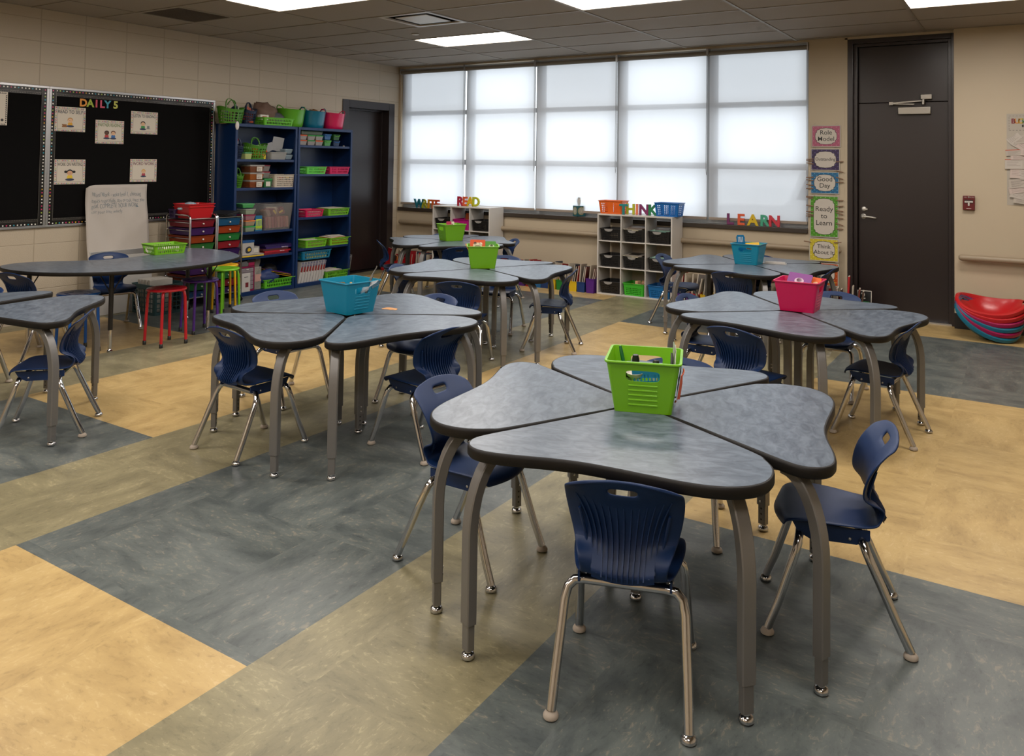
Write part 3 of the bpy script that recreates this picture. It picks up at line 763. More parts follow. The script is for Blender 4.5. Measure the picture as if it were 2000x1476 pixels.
def surf_wall(m, pts, cells, h, k, sz, hole, t, rim, zf=None, mi=0):
    n = len(pts)
    bx0, bx1 = min(p[0] for p in pts), max(p[0] for p in pts); by0, by1 = min(p[1] for p in pts), max(p[1] for p in pts)
    qx, qy, ex, ey = (bx0 + bx1) / 2, (by0 + by1) / 2, (bx1 - bx0) / 2, (by1 - by0) / 2
    def P(i, u, v, s):
        a = pts[i % n]; b = pts[(i + 1) % n]
        x, y, nx, ny = (a[q] * (1 - u) + b[q] * u for q in range(4))
        o = - s * t; x = qx + (x - qx) * (1 - k * (1 - v) / ex); y = qy + (y - qy) * (1 - k * (1 - v) / ey)
        z = h * v
        if zf: z *= zf(x, y)
        return (x + nx * o, y + ny * o, z)
    for i in range(n):
        for j in range(len(sz) - 1):
            v0, v1 = sz[j], sz[j + 1]
            hd = hole(cells[i][0], cells[i][1], j) if (cells[i] and hole) else None
            for s in (0, 1):
                A = [P(i, 0, v0, s), P(i, 1, v0, s), P(i, 1, v1, s), P(i, 0, v1, s)]
                if not hd: m.add(A, [(0, 1, 2, 3)], mi)
            if hd:
                fx, fz, e, sh = hd[:4]
                N = hd[4] if len(hd) > 4 else 16; outer = []; inner = []
                for q in range(N):
                    an = 2 * PI * q / N; c, s_ = math.cos(an), math.sin(an)
                    mm = max(abs(c), abs(s_)); outer.append((.5 + .5 * c / mm, .5 + .5 * s_ / mm))
                    den = (abs(c) ** e + abs(s_) ** e) ** (1 / e)
                    uu = .5 + .5 * fx * c / den; vv = .5 + .5 * fz * s_ / den
                    inner.append((uu + sh * (vv - .5), vv))
                o0 = [P(i, u, v0 + (v1 - v0) * v, 0) for u, v in outer]; i0 = [P(i, u, v0 + (v1 - v0) * v, 0) for u, v in inner]
                o1 = [P(i, u, v0 + (v1 - v0) * v, 1) for u, v in outer]; i1 = [P(i, u, v0 + (v1 - v0) * v, 1) for u, v in inner]
                f = []
                for q in range(N):
                    w_ = (q + 1) % N
                    f += [(q, w_, N + w_, N + q), (2 * N + q, 2 * N + w_, 3 * N + w_, 3 * N + q), (N + q, N + w_, 3 * N + w_, 3 * N + q)]
                m.add(o0 + i0 + o1 + i1, f, mi)
    # rim
    if rim:
        rg = []
        for off, dz in ((-t, -.0), (-t, .0015), (rim, .0015), (rim + .001, -.002), (rim - .0015, -.0065), (rim - .003, -.0065), (rim - .003, -.002), (0, -.002)):
            ring = []
            for x, y, nx, ny in pts:
                z = h * (zf(x, y) if zf else 1)
                ring.append((x + nx * off, y + ny * off, z + dz))
            rg.append(ring)
        m.rings(rg, True, False, mi)
    else:
        m.rings([[P(i, 0, 1, 0) for i in range(n)], [P(i, 0, 1, 1) for i in range(n)]], True, False, mi)
    # floor of the bin
    lo = [(qx + (x - qx) * (1 - k / ex), qy + (y - qy) * (1 - k / ey)) for x, y, nx, ny in pts]
    m.prism(lo, 0.0005, t + .001, mi)
    return m
def lins(n): return [i / n for i in range(n + 1)]
def grid_hole(fx, fz, e, sh=0, j0=0, j1=99, sides=(0, 1, 2, 3), skip=lambda s, i, j: False):
    return lambda s, i, j: (fx, fz, e, sh) if (j0 <= j < j1 and s in sides and not skip(s, i, j)) else None

def slotted(w, d, h, color, k=.012, nx=14, ny=9, label='', cat='basket', name='storage_basket', loc=(0, 0, 0), rz=0, group=None, rows=2):
    sx = [0, .05] + [.05 + .9 * (i + 1) / nx for i in range(nx)] + [1]; sy = [0, .06] + [.06 + .88 * (i + 1) / ny for i in range(ny)] + [1]
    sz = [0, .10] + [.10 + .76 * (i + 1) / rows for i in range(rows)] + [1]
    pts, cells = rr_path(w, d, .012, sx, sy)
    m = surf_wall(MB(), pts, cells, h, k, sz, lambda s, i, j: (.64, .76, 3.5, -.18) if (1 <= j <= rows and 1 <= i <= (nx if s % 2 == 0 else ny)) else None, .002, .006)
    o = m.build(name, col(color), None, loc, (0, 0, rz), ang=40)
    return tag(o, label, cat, group)
def dotted(w, d, h, color, k=.012, nx=9, ny=6, nz=5, fill=.55, e=2, j0=1, label='', cat='basket', name='storage_basket', loc=(0, 0, 0), rz=0, group=None, skip=None, rough=.4, r=.015):
    sx = [0, .06] + [.06 + .88 * (i + 1) / nx for i in range(nx)] + [1]; sy = [0, .08] + [.08 + .84 * (i + 1) / ny for i in range(ny)] + [1]
    sz = [0, .08] + [.08 + .76 * (i + 1) / nz for i in range(nz)] + [1]
    pts, cells = rr_path(w, d, r, sx, sy)
    def hl(s, i, j):
        if not (j0 <= j <= nz and 1 <= i <= (nx if s % 2 == 0 else ny)): return None
        if skip and skip(s, i, j): return None
        return (fill, fill, e, 0)
    m = surf_wall(MB(), pts, cells, h, k, sz, hl, .002, .006)
    o = m.build(name, col(color, rough), None, loc, (0, 0, rz), ang=40)
    return tag(o, label, cat, group)

# desk buckets ---------------------------------------------------
def desk_bucket(color, label, loc, rz, hs=(0, 2)):
    w, d, h, k = .252, .245, .178, .028
    t = thing('desk_bucket', label, 'bucket', loc, rz)
    sx = [0, .22, .78, 1]; sz = [0, .62, .84, 1]
    pts, cells = rr_path(w, d, .014, sx, sx)
    m = surf_wall(MB(), pts, cells, h, k, sz, lambda s, i, j: (.98, .96, 4.6, 0, 40) if (j == 1 and i == 1 and s in hs) else None, .0024, .006)
    m.build('bucket_body', col(color, .35, spec=.5), t, ang=40)
    for s in hs:
        r = MB()
        for q in range(5):
            z = .028 + q * .017; off = k * (1 - z / h)
            if s == 0: r.cbox((0, -d / 2 + off - .0002, z), (.10, .003, .006))
            elif s == 2: r.cbox((0, d / 2 - off + .0002, z), (.10, .003, .006))
            elif s == 1: r.cbox((w / 2 - off + .0002, 0, z), (.003, .10, .006))
            else: r.cbox((-w / 2 + off - .0002, 0, z), (.003, .10, .006))
        r.build('grip_ridges', col(color, .35, spec=.5), t, bevel=.0015)
    return t
LIME = '#6fae12'; TEAL = '#0d7f9e'; PINK = '#c3124f'
TZ = DH + .0005
B1 = desk_bucket(LIME, 'lime plastic bucket with markers, on the foreground desks', (6.395, -5.975, TZ), R(20), (0, 2))
B2 = desk_bucket(TEAL, 'teal plastic bucket holding tools, on the middle left desks', (4.285, -5.29, TZ), R(-8), (1, 3))
B3 = desk_bucket('#6da917', 'lime plastic bucket holding orange and green cards, on the desks behind the teal one', (3.77, -3.25, TZ), R(37), (1, 3))
B4 = desk_bucket('#6da816', 'lime plastic bucket on the farthest left desks, before the low cubby', (2.20, -1.62, TZ), R(62), (3, 1))
B5 = desk_bucket(PINK, 'pink plastic bucket holding purple and orange cards, on the right-hand desks', (6.39, -3.66, TZ), R(1), (1, 3))
B6 = desk_bucket('#0e7c98', 'teal plastic bucket holding a fly swatter and yellow ruler, on the farthest right desks', (5.47, -1.60, TZ), R(0), (0, 2))

def marker(loc, tilt, az, L=.14, r=.011, c1='#141414', c2='#d8d5cf', label='', name='marker'):
    t = thing(name, label, 'marker', loc, (tilt * math.cos(az), tilt * math.sin(az), 0))
    MB().lathe([(.001, 0), (r * .9, 0), (r, .004), (r, L * .66)], 12).build('barrel', col(c2), t)
    MB().lathe([(r * 1.08, L * .64), (r * 1.1, L * .9), (r * .85, L * .99), (.001, L)], 12).build('cap', col(c1), t)
    return t
b = Vector((6.395, -5.975, TZ + .004)); cr_, sr_ = math.cos(R(20)), math.sin(R(20))
def L1(x, y, z=0): return (b.x + x * cr_ - y * sr_, b.y + x * sr_ + y * cr_, b.z + z)
marker(L1(-.03, .015), .06, 0, .172, .012, '#171615', '#cfccc4', 'dry-erase marker standing highest in the foreground lime bucket')
marker(L1(.022, -.005), .13, 2.4, .158, .012, '#1b1a19', '#d5d2cb', 'dry-erase marker leaning with a pale end in the foreground lime bucket')
marker(L1(-.060, -.008), .08, 1.0, .152, .0125, '#111111', '#bdb9b2', 'stubby dry-erase marker second from left in the foreground lime bucket')
marker(L1(-.050, .03), .30, -1.9, .195, .006, '#0f5a2b', '#0d6a34', 'thin green pencil at the left of the foreground lime bucket', 'pencil')
# teal comb-edged tray standing behind the cut-out
t = MB(); t.cbox((0, 0, .035), (.135, .003, .035)); t.cbox((0, 0, .004), (.135, .003, .008))
for q in range(11): t.cbox((-.06 + q * .012, 0, .016), (.0045, .003, .024))
tag(t.build('slotted_ruler', col('#0b6f97'), None, L1(.03, -.080, .096), (R(-8), R(-4), R(20))), 'blue slotted plastic comb showing through the foreground lime bucket handle', 'comb')
t = MB(); t.lathe([(.02, 0), (.032, .010), (.036, .024), (.034, .024), (.030, .012), (.001, .004)], 18); tag(t.build('small_cup', col('#cfc8bd'), None, L1(-.026, -.048, .106), (R(12), 0, 0)), 'small white plastic dish behind the handle hole of the foreground lime bucket', 'dish')
def card(name, w, h, color, label, cat, loc, rot, thick=.002, deco=None, rad=.008):
    P = []
    for cx, cy, a0 in ((w / 2 - rad, h / 2 - rad, 0), (-w / 2 + rad, h / 2 - rad, PI / 2), (-w / 2 + rad, -h / 2 + rad, PI), (w / 2 - rad, -h / 2 + rad, 1.5 * PI)):
        for q in range(4): P.append((cx + rad * math.cos(a0 + q * PI / 6), cy + rad * math.sin(a0 + q * PI / 6)))
    t = thing(name, label, cat, loc, rot)
    MB().prism(P, 0, thick).build('card', col(color, .55), t)
    if deco: deco(t, thick)
    return t
def folded_magazine(label, loc, rz):
    t = thing('rolled_magazine', label, 'magazine', loc, (R(5), R(3), rz))
    for q, (c, dx, hh) in enumerate((('#141414', -.006, .185), ('#6e7a5f', 0, .225), ('#c9c8c0', .004, .215))):
        v = []
        for j in range(7):
            yy = -.05 + .10 * j / 6; v += [(dx + .006 * math.sin(j * .9), yy, 0), (dx + .004 * math.sin(j * .9 + 1), yy, hh - .006 * abs(j - 3))]
        m = MB().add(v, [(2 * j, 2 * j + 2, 2 * j + 3, 2 * j + 1) for j in range(6)]); o = m.build('page', col(c, .6), t, recalc=False)
        s = o.modifiers.new('s', 'SOLIDIFY'); s.thickness = .0015
    return t
folded_magazine('crumpled green and black magazine sticking up at the right of the foreground lime bucket', L1(.092, .03), R(20))
# orange paper tag and grey label on right face of the bucket
t = thing('paper_label', 'pale label sheet stuck on the right face of the foreground lime bucket', 'label', L1(.1215, -.02, .10), (0, R(9), R(20)))
MB().box(-.001, .001, -.09, .09, -.05, .055).build('sheet', col('#9fb0ba', .5), t)
t = thing('orange_bow_tag', 'ragged orange paper cut-out stuck on the right side of the foreground lime bucket', 'paper', L1(.118, .035, .065), (0, R(9), R(20)))
m = MB(); P = catmull([(-.04, -.052), (.0, -.05), (.03, -.055), (.026, -.03), (.036, -.012), (.030, .002), (.046, .02), (.034, .035), (.044, .052), (.02, .045), (.0, .035), (-.03, .03), (-.045, -.01)], 3)
m.add([(.002 + .008 * math.sin(y * 60), y, z) for y, z in P] + [(.005 + .008 * math.sin(y * 60), y, z) for y, z in P], [tuple(range(len(P))), tuple(range(2 * len(P) - 1, len(P) - 1, -1))] + [(i, (i + 1) % len(P), len(P) + (i + 1) % len(P), len(P) + i) for i in range(len(P))])
m.build('cut_out', col('#c8501c', .7), t)
# T2 bucket contents
b = Vector((4.285, -5.29, TZ + .004)); cr_, sr_ = math.cos(R(-8)), math.sin(R(-8))
card('index_card', .12, .13, '#17304a', 'dark blue card case lying inside the large teal bucket', 'card', L1(-.05, -.02, .09), (R(58), R(8), R(30)))
card('tray_lid', .13, .10, '#2b7f94', 'translucent blue lid lying inside the large teal bucket', 'lid', L1(.0, -.035, .10), (R(62), R(-6), R(28)), .003)
t = thing('metal_tongs', 'thin bent metal tongs sticking up out of the large teal bucket', 'tongs', L1(.055, .04, .03)); MB().tube([(0, 0, 0), (.02, .03, .12), (.03, .05, .17), (.045, .065, .205), (.048, .07, .22)], .004, 6).build('rod', M_STEEL, t); MB().tube([(.01, 0, 0), (.03, .03, .12), (.037, .05, .168)], .004, 6).build('rod', M_STEEL, t)
t = thing('plastic_bag', 'clear crinkled plastic bag sticking out of the large teal bucket at right', 'bag', L1(.05, .03, .09)); v = []
for i in range(7):
    for j in range(5): v.append((.02 * i, .015 * math.sin(i * 2.1 + j) + .02 * j - .03, .012 * i + .008 * math.sin(j * 2.5 + i) + (.03 if j == 2 else 0)))
MB().add(v, [(i * 5 + j, i * 5 + j + 1, (i + 1) * 5 + j + 1, (i + 1) * 5 + j) for i in range(6) for j in range(4)]).build('film', M_CLEAR, t, recalc=False)
card('pencil_tip', .012, .07, '#c9a36a', 'light wooden stick poking up inside the large teal bucket', 'stick', L1(.03, -.02, .13), (R(80), 0, R(20)), .006, rad=.004)
P = catmull([(x_ * .5, y_ * .8) for x_, y_ in ((-.09, -.035), (-.03, -.028), (.02, -.04), (.05, -.03), (.085, -.038), (.09, -.01), (.06, .02), (.02, .03), (-.04, .04), (-.09, .02))], 3)
tag(MB().prism(P, 0, .0012).build('paper_scrap', col('#c08a55', .7), None, (4.425, -5.10, TZ), (0, 0, R(15))), 'small orange paper scrap on the desk beside the large teal bucket', 'paper')
# T3 cards
def clip(t, th, parts):
    for (x, y, rx, ry, c) in parts:
        P = [(x + rx * math.cos(2 * PI * k / 12), y + ry * math.sin(2 * PI * k / 12)) for k in range(12)]
        MB().prism(P, th - .0005, th + .0006).build('printed_shape', col(c, .6), t)
b = Vector((3.77, -3.25, TZ + .004)); cr_, sr_ = math.cos(R(37)), math.sin(R(37))
d1 = lambda t, th: clip(t, th, [(0, .012, .038, .022, '#d9c7a8'), (-.02, .028, .012, .012, '#5b3a22'), (.025, .023, .014, .012, '#f0e2c8'), (.0, .0, .03, .01, '#5b3a22')])
d2 = lambda t, th: clip(t, th, [(.01, .01, .025, .02, '#c8c8a8'), (.01, .02, .012, .01, '#3a4a2a')])
card('flash_card', .125, .115, '#cf4f1f', 'orange picture card standing in the lime bucket, left of the green card', 'card', L1(-.042, .035, .158), (R(78), R(0), R(37 - 7)), .003, d1)
card('flash_card', .095, .11, '#4f8f34', 'green picture card standing in the lime bucket, right of the orange card', 'card', L1(.062, .03, .148), (R(78), R(0), R(37 + 1)), .003, d2)
card('pencil', .008, .19, '#d77a12', 'orange pencil leaning at the left inside the bucket of cards', 'pencil', L1(-.10, .0, .10), (R(70), R(-26), R(37)), .007, rad=.003)
b = Vector((2.20, -1.62, TZ + .004)); cr_, sr_ = math.cos(R(62)), math.sin(R(62))
card('flash_card', .06, .19, '#a3214a', 'crimson card standing in the farthest left lime bucket', 'card', L1(-.01, .03, .105), (R(80), 0, R(60)), .003)
card('flash_card', .05, .19, '#d9c9ba', 'pale patterned card standing in the farthest left lime bucket', 'card', L1(.04, .05, .10), (R(80), 0, R(66)), .003, lambda t, th: clip(t, th, [(0, .05, .014, .02, '#7a2340')]))
b = Vector((6.39, -3.66, TZ + .004)); cr_, sr_ = 1, .02
card('flash_card', .15, .20, '#7d3f86', 'purple picture card lying in the pink bucket', 'card', L1(-.03, .055, .112), (R(58), R(3), R(-12)), .003, lambda t, th: clip(t, th, [(0, .05, .03, .02, '#c9b4c4'), (.0, .055, .018, .013, '#6a3a52')]))
card('flash_card', .10, .18, '#d65c18', 'orange picture card beside the purple one in the pink bucket', 'card', L1(.045, .075, .100), (R(62), R(3), R(-12)), .003, lambda t, th: clip(t, th, [(-.02, .05, .016, .013, '#e8b890'), (.02, .05, .016, .013, '#e8b890')]))
tag(MB().cbox((0, 0, 0), (.02, .05, .03)).build('blue_block', col('#1576a0'), None, L1(.096, -.01, .12)), 'small blue block seen through the handle of the pink bucket', 'block')
b = Vector((5.47, -1.60, TZ + .004)); cr_, sr_ = 1, 0
t = thing('fly_swatter', 'blue slotted plastic spatula standing in the farthest right teal bucket', 'spatula', L1(-.055, .0, .0), (R(4), R(-4), 0))
m = MB(); P = [(-.042, .14), (-.036, .18), (-.038, .225), (-.028, .245), (.028, .245), (.038, .225), (.036, .18), (.042, .14), (.042, .11), (-.042, .11)]
m.add([(x, -.0015, z) for x, z in P] + [(x, .0015, z) for x, z in P], [tuple(range(10)), tuple(range(19, 9, -1))] + [(i, (i + 1) % 10, 10 + (i + 1) % 10, 10 + i) for i in range(10)]); m.box(-.012, .012, -.002, .002, .0, .12); m.build('blade', col('#0c6a98'), t)
m = MB()
for q in range(4): m.cbox((-.018 + q * .012, -.0025, .205), (.005, .001, .045))
m.build('slot', col('#c9d4da'), t, smooth=False)
card('flat_ruler', .14, .03, '#d9a915', 'yellow ruler lying inside the farthest right teal bucket', 'ruler', L1(.02, .0, .165), (R(70), R(-6), R(4)), .003)
card('green_ruler', .11, .02, '#1d7a33', 'green ruler lying beside the yellow one in the farthest right bucket', 'ruler', L1(.06, .03, .168), (R(60), R(8), R(8)), .003)
t = MB().box(-.10, .10, -.03, .03, 0, .006).box(-.08, .09, -.02, .02, .006, .018); tag(t.build('paper_stack', col('#b8b2ac', .7), None, (5.66, -1.47, TZ), (0, 0, R(10))), 'small stack of pale folded papers on the farthest right desks', 'paper')

# ================================================================ LEFT WALL: bulletin boards
def wall_root(name, label, cat, y, z, x=.0, group=None): return thing(name, label, cat, (x, y, z), (PI / 2, 0, PI / 2), group)
def trim_mat():
    m = bpy.data.materials.new('dotted_trim'); m.use_nodes = True; n, l = nodes_of(m); b = n['Principled BSDF']
    uv = n.new('ShaderNodeUVMap'); uv.uv_map = 'UVMap'; s = n.new('ShaderNodeSeparateXYZ'); l.new(uv.outputs[0], s.inputs[0])
    def M(op, a, b_=None, v=None):
        q = n.new('ShaderNodeMath'); q.operation = op; l.new(a, q.inputs[0])
        if b_ is not None: l.new(b_, q.inputs[1])
        if v is not None: q.inputs[1].default_value = v
        return q.outputs[0]
    def dots(per, v0, rad):
        u = M('DIVIDE', s.outputs['X'], v=per); fr = M('FRACT', u); d = M('MULTIPLY', M('SUBTRACT', fr, v=.5), v=per); e = M('SUBTRACT', s.outputs['Y'], v=v0)
        r2 = M('ADD', M('MULTIPLY', d, d), M('MULTIPLY', e, e)); return M('LESS_THAN', r2, v=rad * rad), M('FLOOR', u)
    k1, f1 = dots(.030, .013, .0062); k2, f2 = dots(.010, .042, .0026); k3, f3 = dots(.014, .054, .0032)
    wn_ = n.new('ShaderNodeTexWhiteNoise'); wn_.noise_dimensions = '1D'; l.new(f1, wn_.inputs['W'])
    rp = n.new('ShaderNodeValToRGB'); rp.color_ramp.interpolation = 'CONSTANT'; e = rp.color_ramp.elements; e[0].color = lin('#e8e4dc'); e[1].position = .5; e[1].color = lin('#c4386a')
    for p, c in ((.62, '#d9a63a'), (.74, '#2f93a8'), (.86, '#9ab04a')): q = e.new(p); q.color = lin(c)
    l.new(wn_.outputs['Value'], rp.inputs[0])
    m1 = n.new('ShaderNodeMix'); m1.data_type = 'RGBA'; m1.inputs[6].default_value = lin('#171514'); l.new(k1, m1.inputs[0]); l.new(rp.outputs[0], m1.inputs[7])
    mk = M('MAXIMUM', k2, k3); m2 = n.new('ShaderNodeMix'); m2.data_type = 'RGBA'; l.new(M('MULTIPLY', mk, v=.75), m2.inputs[0]); l.new(m1.outputs[2], m2.inputs[6]); m2.inputs[7].default_value = lin('#8d8780')
    l.new(m2.outputs[2], b.inputs['Base Color']); b.inputs['Roughness'].default_value = .28
    return m
M_TRIM = trim_mat()
def strip(parent, x0, y0, x1, y1, wdt, flip=1, z=.004, name='border_strip'):
    # strip from (x0,y0) to (x1,y1); its width grows to the left of the direction times flip
    d = Vector((x1 - x0, y1 - y0)); L = d.length; d.normalize(); nn = Vector((-d.y, d.x)) * flip
    me = bpy.data.meshes.new(name); N = max(2, int(L / .05)); v = []; f = []; uvs = []
    for i in range(N + 1):
        for j in range(2):
            u = L * i / N; w_ = wdt * j; v.append((x0 + d.x * u + nn.x * w_, y0 + d.y * u + nn.y * w_, z + .0015 * math.sin(i * .7)))
    for i in range(N): f.append((2 * i, 2 * i + 2, 2 * i + 3, 2 * i + 1) if flip > 0 else (2 * i, 2 * i + 1, 2 * i + 3, 2 * i + 2))
    me.from_pydata(v, [], f); me.materials.append(M_TRIM); uvl = me.uv_layers.new(name='UVMap')
    for p in me.polygons:
        for li, vi in zip(p.loop_indices, p.vertices): uvl.data[li].uv = (L * (vi // 2) / N, wdt * (vi % 2))
    o = bpy.data.objects.new(name, me); COL.objects.link(o); o.parent = parent; return o
M_BPAPER = mat('black_kraft', '#080707', .85, spec=.12, bump=.5, bscale=6)
def board(x0, x1, label):
    # local x = world Y - x0, local y = z - .845
    t = wall_root('bulletin_board', label, 'bulletin board', x0, .845, .0005)
    W_, H_ = x1 - x0, 2.128 - .845
    m = MB(); m.box(0, W_, 0, .022, 0, .022).box(0, W_, H_ - .022, H_, 0, .022).box(0, .022, .022, H_ - .022, 0, .022).box(W_ - .022, W_, .022, H_ - .022, 0, .022); m.build('frame', M_ALU, t, bevel=.002)
    MB().box(.02, W_ - .02, .02, H_ - .02, 0, .012).build('backing_paper', M_BPAPER, t, smooth=False)
    wd = .062; a, c = .022, .022
    strip(t, a, H_ - c, W_ - a, H_ - c, wd, -1, .016); strip(t, a, c, W_ - a, c, wd, 1, .016)
    strip(t, a, H_ - c, a, c, wd * .7, 1, .0175); strip(t, W_ - a, H_ - c, W_ - a, c, wd * .7, -1, .0175)
    return t
board(-4.80, -3.045, 'black bulletin board with dotted border and the heading DAILY 5')
board(-6.60, -4.80, 'black bulletin board cut by the left edge of the picture')
def zig_border(t, W_, H_, cols, th):
    m = MB(); n = 26; per = []
    s_ = .013
    i = 0
    def tri(x, y, dx, dy):
        return [(x, y), (x + s_, y), (x + s_ + dx, y + dy), (x + dx, y + dy)]
    k = 0; x = -W_ / 2 + .004
    while x < W_ / 2 - .018:
        for yy, h_ in ((H_ / 2 - .016, .012), (-H_ / 2 + .004, .012)):
            m.add([(x, yy, th), (x + .007, yy + h_, th), (x + .014, yy, th)], [(0, 2, 1)], k % len(cols))
        x += .0145; k += 1
    y = -H_ / 2 + .018
    while y < H_ / 2 - .03:
        for xx, w_ in ((-W_ / 2 + .004, .012), (W_ / 2 - .016, .012)):
            m.add([(xx, y, th), (xx + w_, y + .007, th), (xx + w_, y + .016, th), (xx, y + .009, th)], [(0, 1, 2, 3)], (k + 1) % len(cols))
        y += .0165; k += 1
    m.build('zigzag_border', [col(c, .6) for c in cols], t, smooth=False, recalc=False)
SKIN = {'a': '#d9b08c', 'b': '#5a3826', 'c': '#cf9f7c'}
def kid(t, x, y, s, skin, hair, shirt, th, hairf='short'):
    def ell(nm, cx, cy, rx, ry, c, z): 
        P = [(x + s * (cx + rx * math.cos(2 * PI * k / 14)), y + s * (cy + ry * math.sin(2 * PI * k / 14))) for k in range(14)]
        MB().prism(P, z, z + .0003).build(nm, col(c, .6), t, smooth=False)
    ell('drawn_body', 0, -.30, .26, .26, shirt, th); ell('drawn_legs', 0, -.52, .42, .12, '#2c3550', th + .0001)
    ell('drawn_hair', 0, .16, .30, .27, hair, th + .0001); ell('drawn_face', 0, .08, .25, .22, skin, th + .0004)
    if hairf == 'tails': ell('drawn_hair', -.38, .2, .14, .12, hair, th + .0003); ell('drawn_hair', .38, .2, .14, .12, hair, th + .0003)
    ell('drawn_eye', -.08, .08, .025, .03, '#111111', th + .0007); ell('drawn_eye', .08, .08, .025, .03, '#111111', th + .0007)
def poster(y0, y1, z0, z1, head, tc_, label, kids, extra=None, group=None, hs=.043):
    W_, H_ = y1 - y0, z1 - z0
    t = wall_root('picture_sign', label, 'sign', (y0 + y1) / 2, (z0 + z1) / 2, .020, group)
    MB().box(-W_ / 2, W_ / 2, -H_ / 2, H_ / 2, 0, .001).build('sheet', mat('laminated_card', '#cbc1b2', .35), t, smooth=False)
    zig_border(t, W_, H_, ['#b0495f', '#3f6f8f', '#8b9a3c', '#b8b1a6', '#a43a4a', '#5b4a78'], .0012)
    m = MB(); a, b_, q = W_ / 2 - .022, H_ / 2 - .022, .0022
    m.box(-a, a, b_ - q, b_, .001, .0013).box(-a, a, -b_, -b_ + q, .001, .0013).box(-a, -a + q, -b_, b_, .001, .0013).box(a - q, a, -b_, b_, .001, .0013); m.build('inner_line', col('#55504c', .6), t, smooth=False)
    text(head, hs, col(tc_, .6), t, (0, H_ / 2 - .047, .0012), ext=.0002, offset=.0004, fit=W_ - .055)
    for kd in kids: kid(t, *kd)
    if extra: extra(t)
    return t
poster(-4.747, -4.465, 1.723, 1.950, 'READ TO SELF', '#1e2b3f', 'READ TO SELF picture sign at the upper left of the black board', [(.0, -.02, .085, SKIN['a'], '#b98a55', '#d09a2f', .0013)], lambda t: MB().box(-.075, -.03, -.075, -.066, .001, .0018).box(-.07, -.034, -.066, -.057, .001, .0018).box(-.075, -.032, -.057, -.048, .001, .0018).build('drawn_books', col('#8a5a2b', .6), t, smooth=False))
poster(-4.367, -4.083, 1.621, 1.846, 'PARTNER READING', '#4b6b2a', 'PARTNER READING picture sign below the heading in the middle of the board', [(-.03, -.02, .08, SKIN['b'], '#2a1a12', '#b33a3a', .0013), (.035, -.02, .08, SKIN['a'], '#5a3020', '#2d62a0', .0018)])
poster(-4.012, -3.725, 1.728, 1.952, 'LISTEN TO READING', '#1e2b3f', 'LISTEN TO READING picture sign at the upper right of the black board', [(-.015, -.02, .085, SKIN['a'], '#33241b', '#3a8a4a', .0013)], lambda t: MB().box(.02, .065, -.06, -.055, .001, .0016).box(.03, .055, -.055, -.03, .001, .0018).build('drawn_player', col('#7a7a78', .6), t, smooth=False))
poster(-4.736, -4.453, 1.234, 1.464, 'WORK ON WRITING', '#2a2a2c', 'WORK ON WRITING picture sign at the lower left of the black board', [(.0, -.02, .10, SKIN['c'], '#14100e', '#d9b92f', .0013, 'tails')])
poster(-4.006, -3.721, 1.248, 1.476, 'WORD WORK', '#5a1f3a', 'WORD WORK picture sign at the lower right of the black board', [(.0, -.02, .075, SKIN['a'], '#c99a4a', '#a33a4a', .0013)])
t = wall_root('letter_sheet', 'white sheet with zigzag edge at the far left, cut by the picture edge', 'sign', -5.36, 1.90, .020); MB().box(-.21, .21, -.145, .145, 0, .001).build('sheet', mat('laminated_card', '#cbc1b2', .35), t, smooth=False); zig_border(t, .42, .29, ['#1c1b1b'], .0012)
MB().prism([(.17 + .012 * math.cos(k * PI / 6), -.10 + .012 * math.sin(k * PI / 6)) for k in range(12)], .001, .0014).build('printed_mark', col('#3a3a3a', .6), t)
for ch, y, c in (('D', -4.488, '#d98f3a'), ('A', -4.421, '#9fae3e'), ('I', -4.362, '#c04a5a'), ('L', -4.306, '#c8506a'), ('Y', -4.253, '#3f93a8'), ('5', -4.172, '#b3b455')):
    r_ = wall_root('cutout_letter', 'paper cut-out %s of the heading on the black board' % (('letter ' + ch) if ch != '5' else 'number 5'), 'letter', y, 1.996, .0175, 'DAILY 5 heading')
    text(ch, .098, col(c, .65), r_, (0, 0, .0006), ext=.0005, offset=.0035, name='letter_shape')
# chart paper over the easel board
t = thing('easel_board', 'white board panel standing on the floor against the wall under the chart paper', 'board', (.17, -4.13, 0), (0, R(-6), 0))
MB().box(-.012, .012, -.31, .31, .0, .60).build('panel', mat('board_white', '#a9a6a1', .4), t, bevel=.003)
MB().box(.012, .0135, -.30, .30, .55, .595).build('top_rail', M_ALU, t)
v = []; NX, NZ = 22, 26
for i in range(NX + 1):
    for j in range(NZ + 1):
        u = i / NX; q = j / NZ; yy = -4.455 + .62 * u + .012 * (1 - q) * (u - .5); zz = .38 + .845 * q
        if i <= 2 and j == NZ: zz -= (.03, .012, .004)[i]
        x = .045 + .10 * (1 - q) ** 1.5 + .006 * math.sin(u * 5 + q * 7) + .008 * math.exp(-((u - .25 - q * .7) / .10) ** 2) * (1 - q) * 1.6 + .004 * math.sin(u * 19 + q * 13)
        v.append((x, yy, zz))
f = [(i * (NZ + 1) + j, (i + 1) * (NZ + 1) + j, (i + 1) * (NZ + 1) + j + 1, i * (NZ + 1) + j + 1) for i in range(NX) for j in range(NZ)]
t = thing('chart_paper', 'large sheet of white chart paper with blue handwriting hanging against the left wall', 'paper', (0, 0, 0))
o = MB().add(v, f).build('sheet', mat('chart_paper', '#b3aba3', .75), t, recalc=False, ang=80); s_ = o.modifiers.new('s', 'SOLIDIFY'); s_.thickness = .0008
INK = col('#4b6c7c', .7)
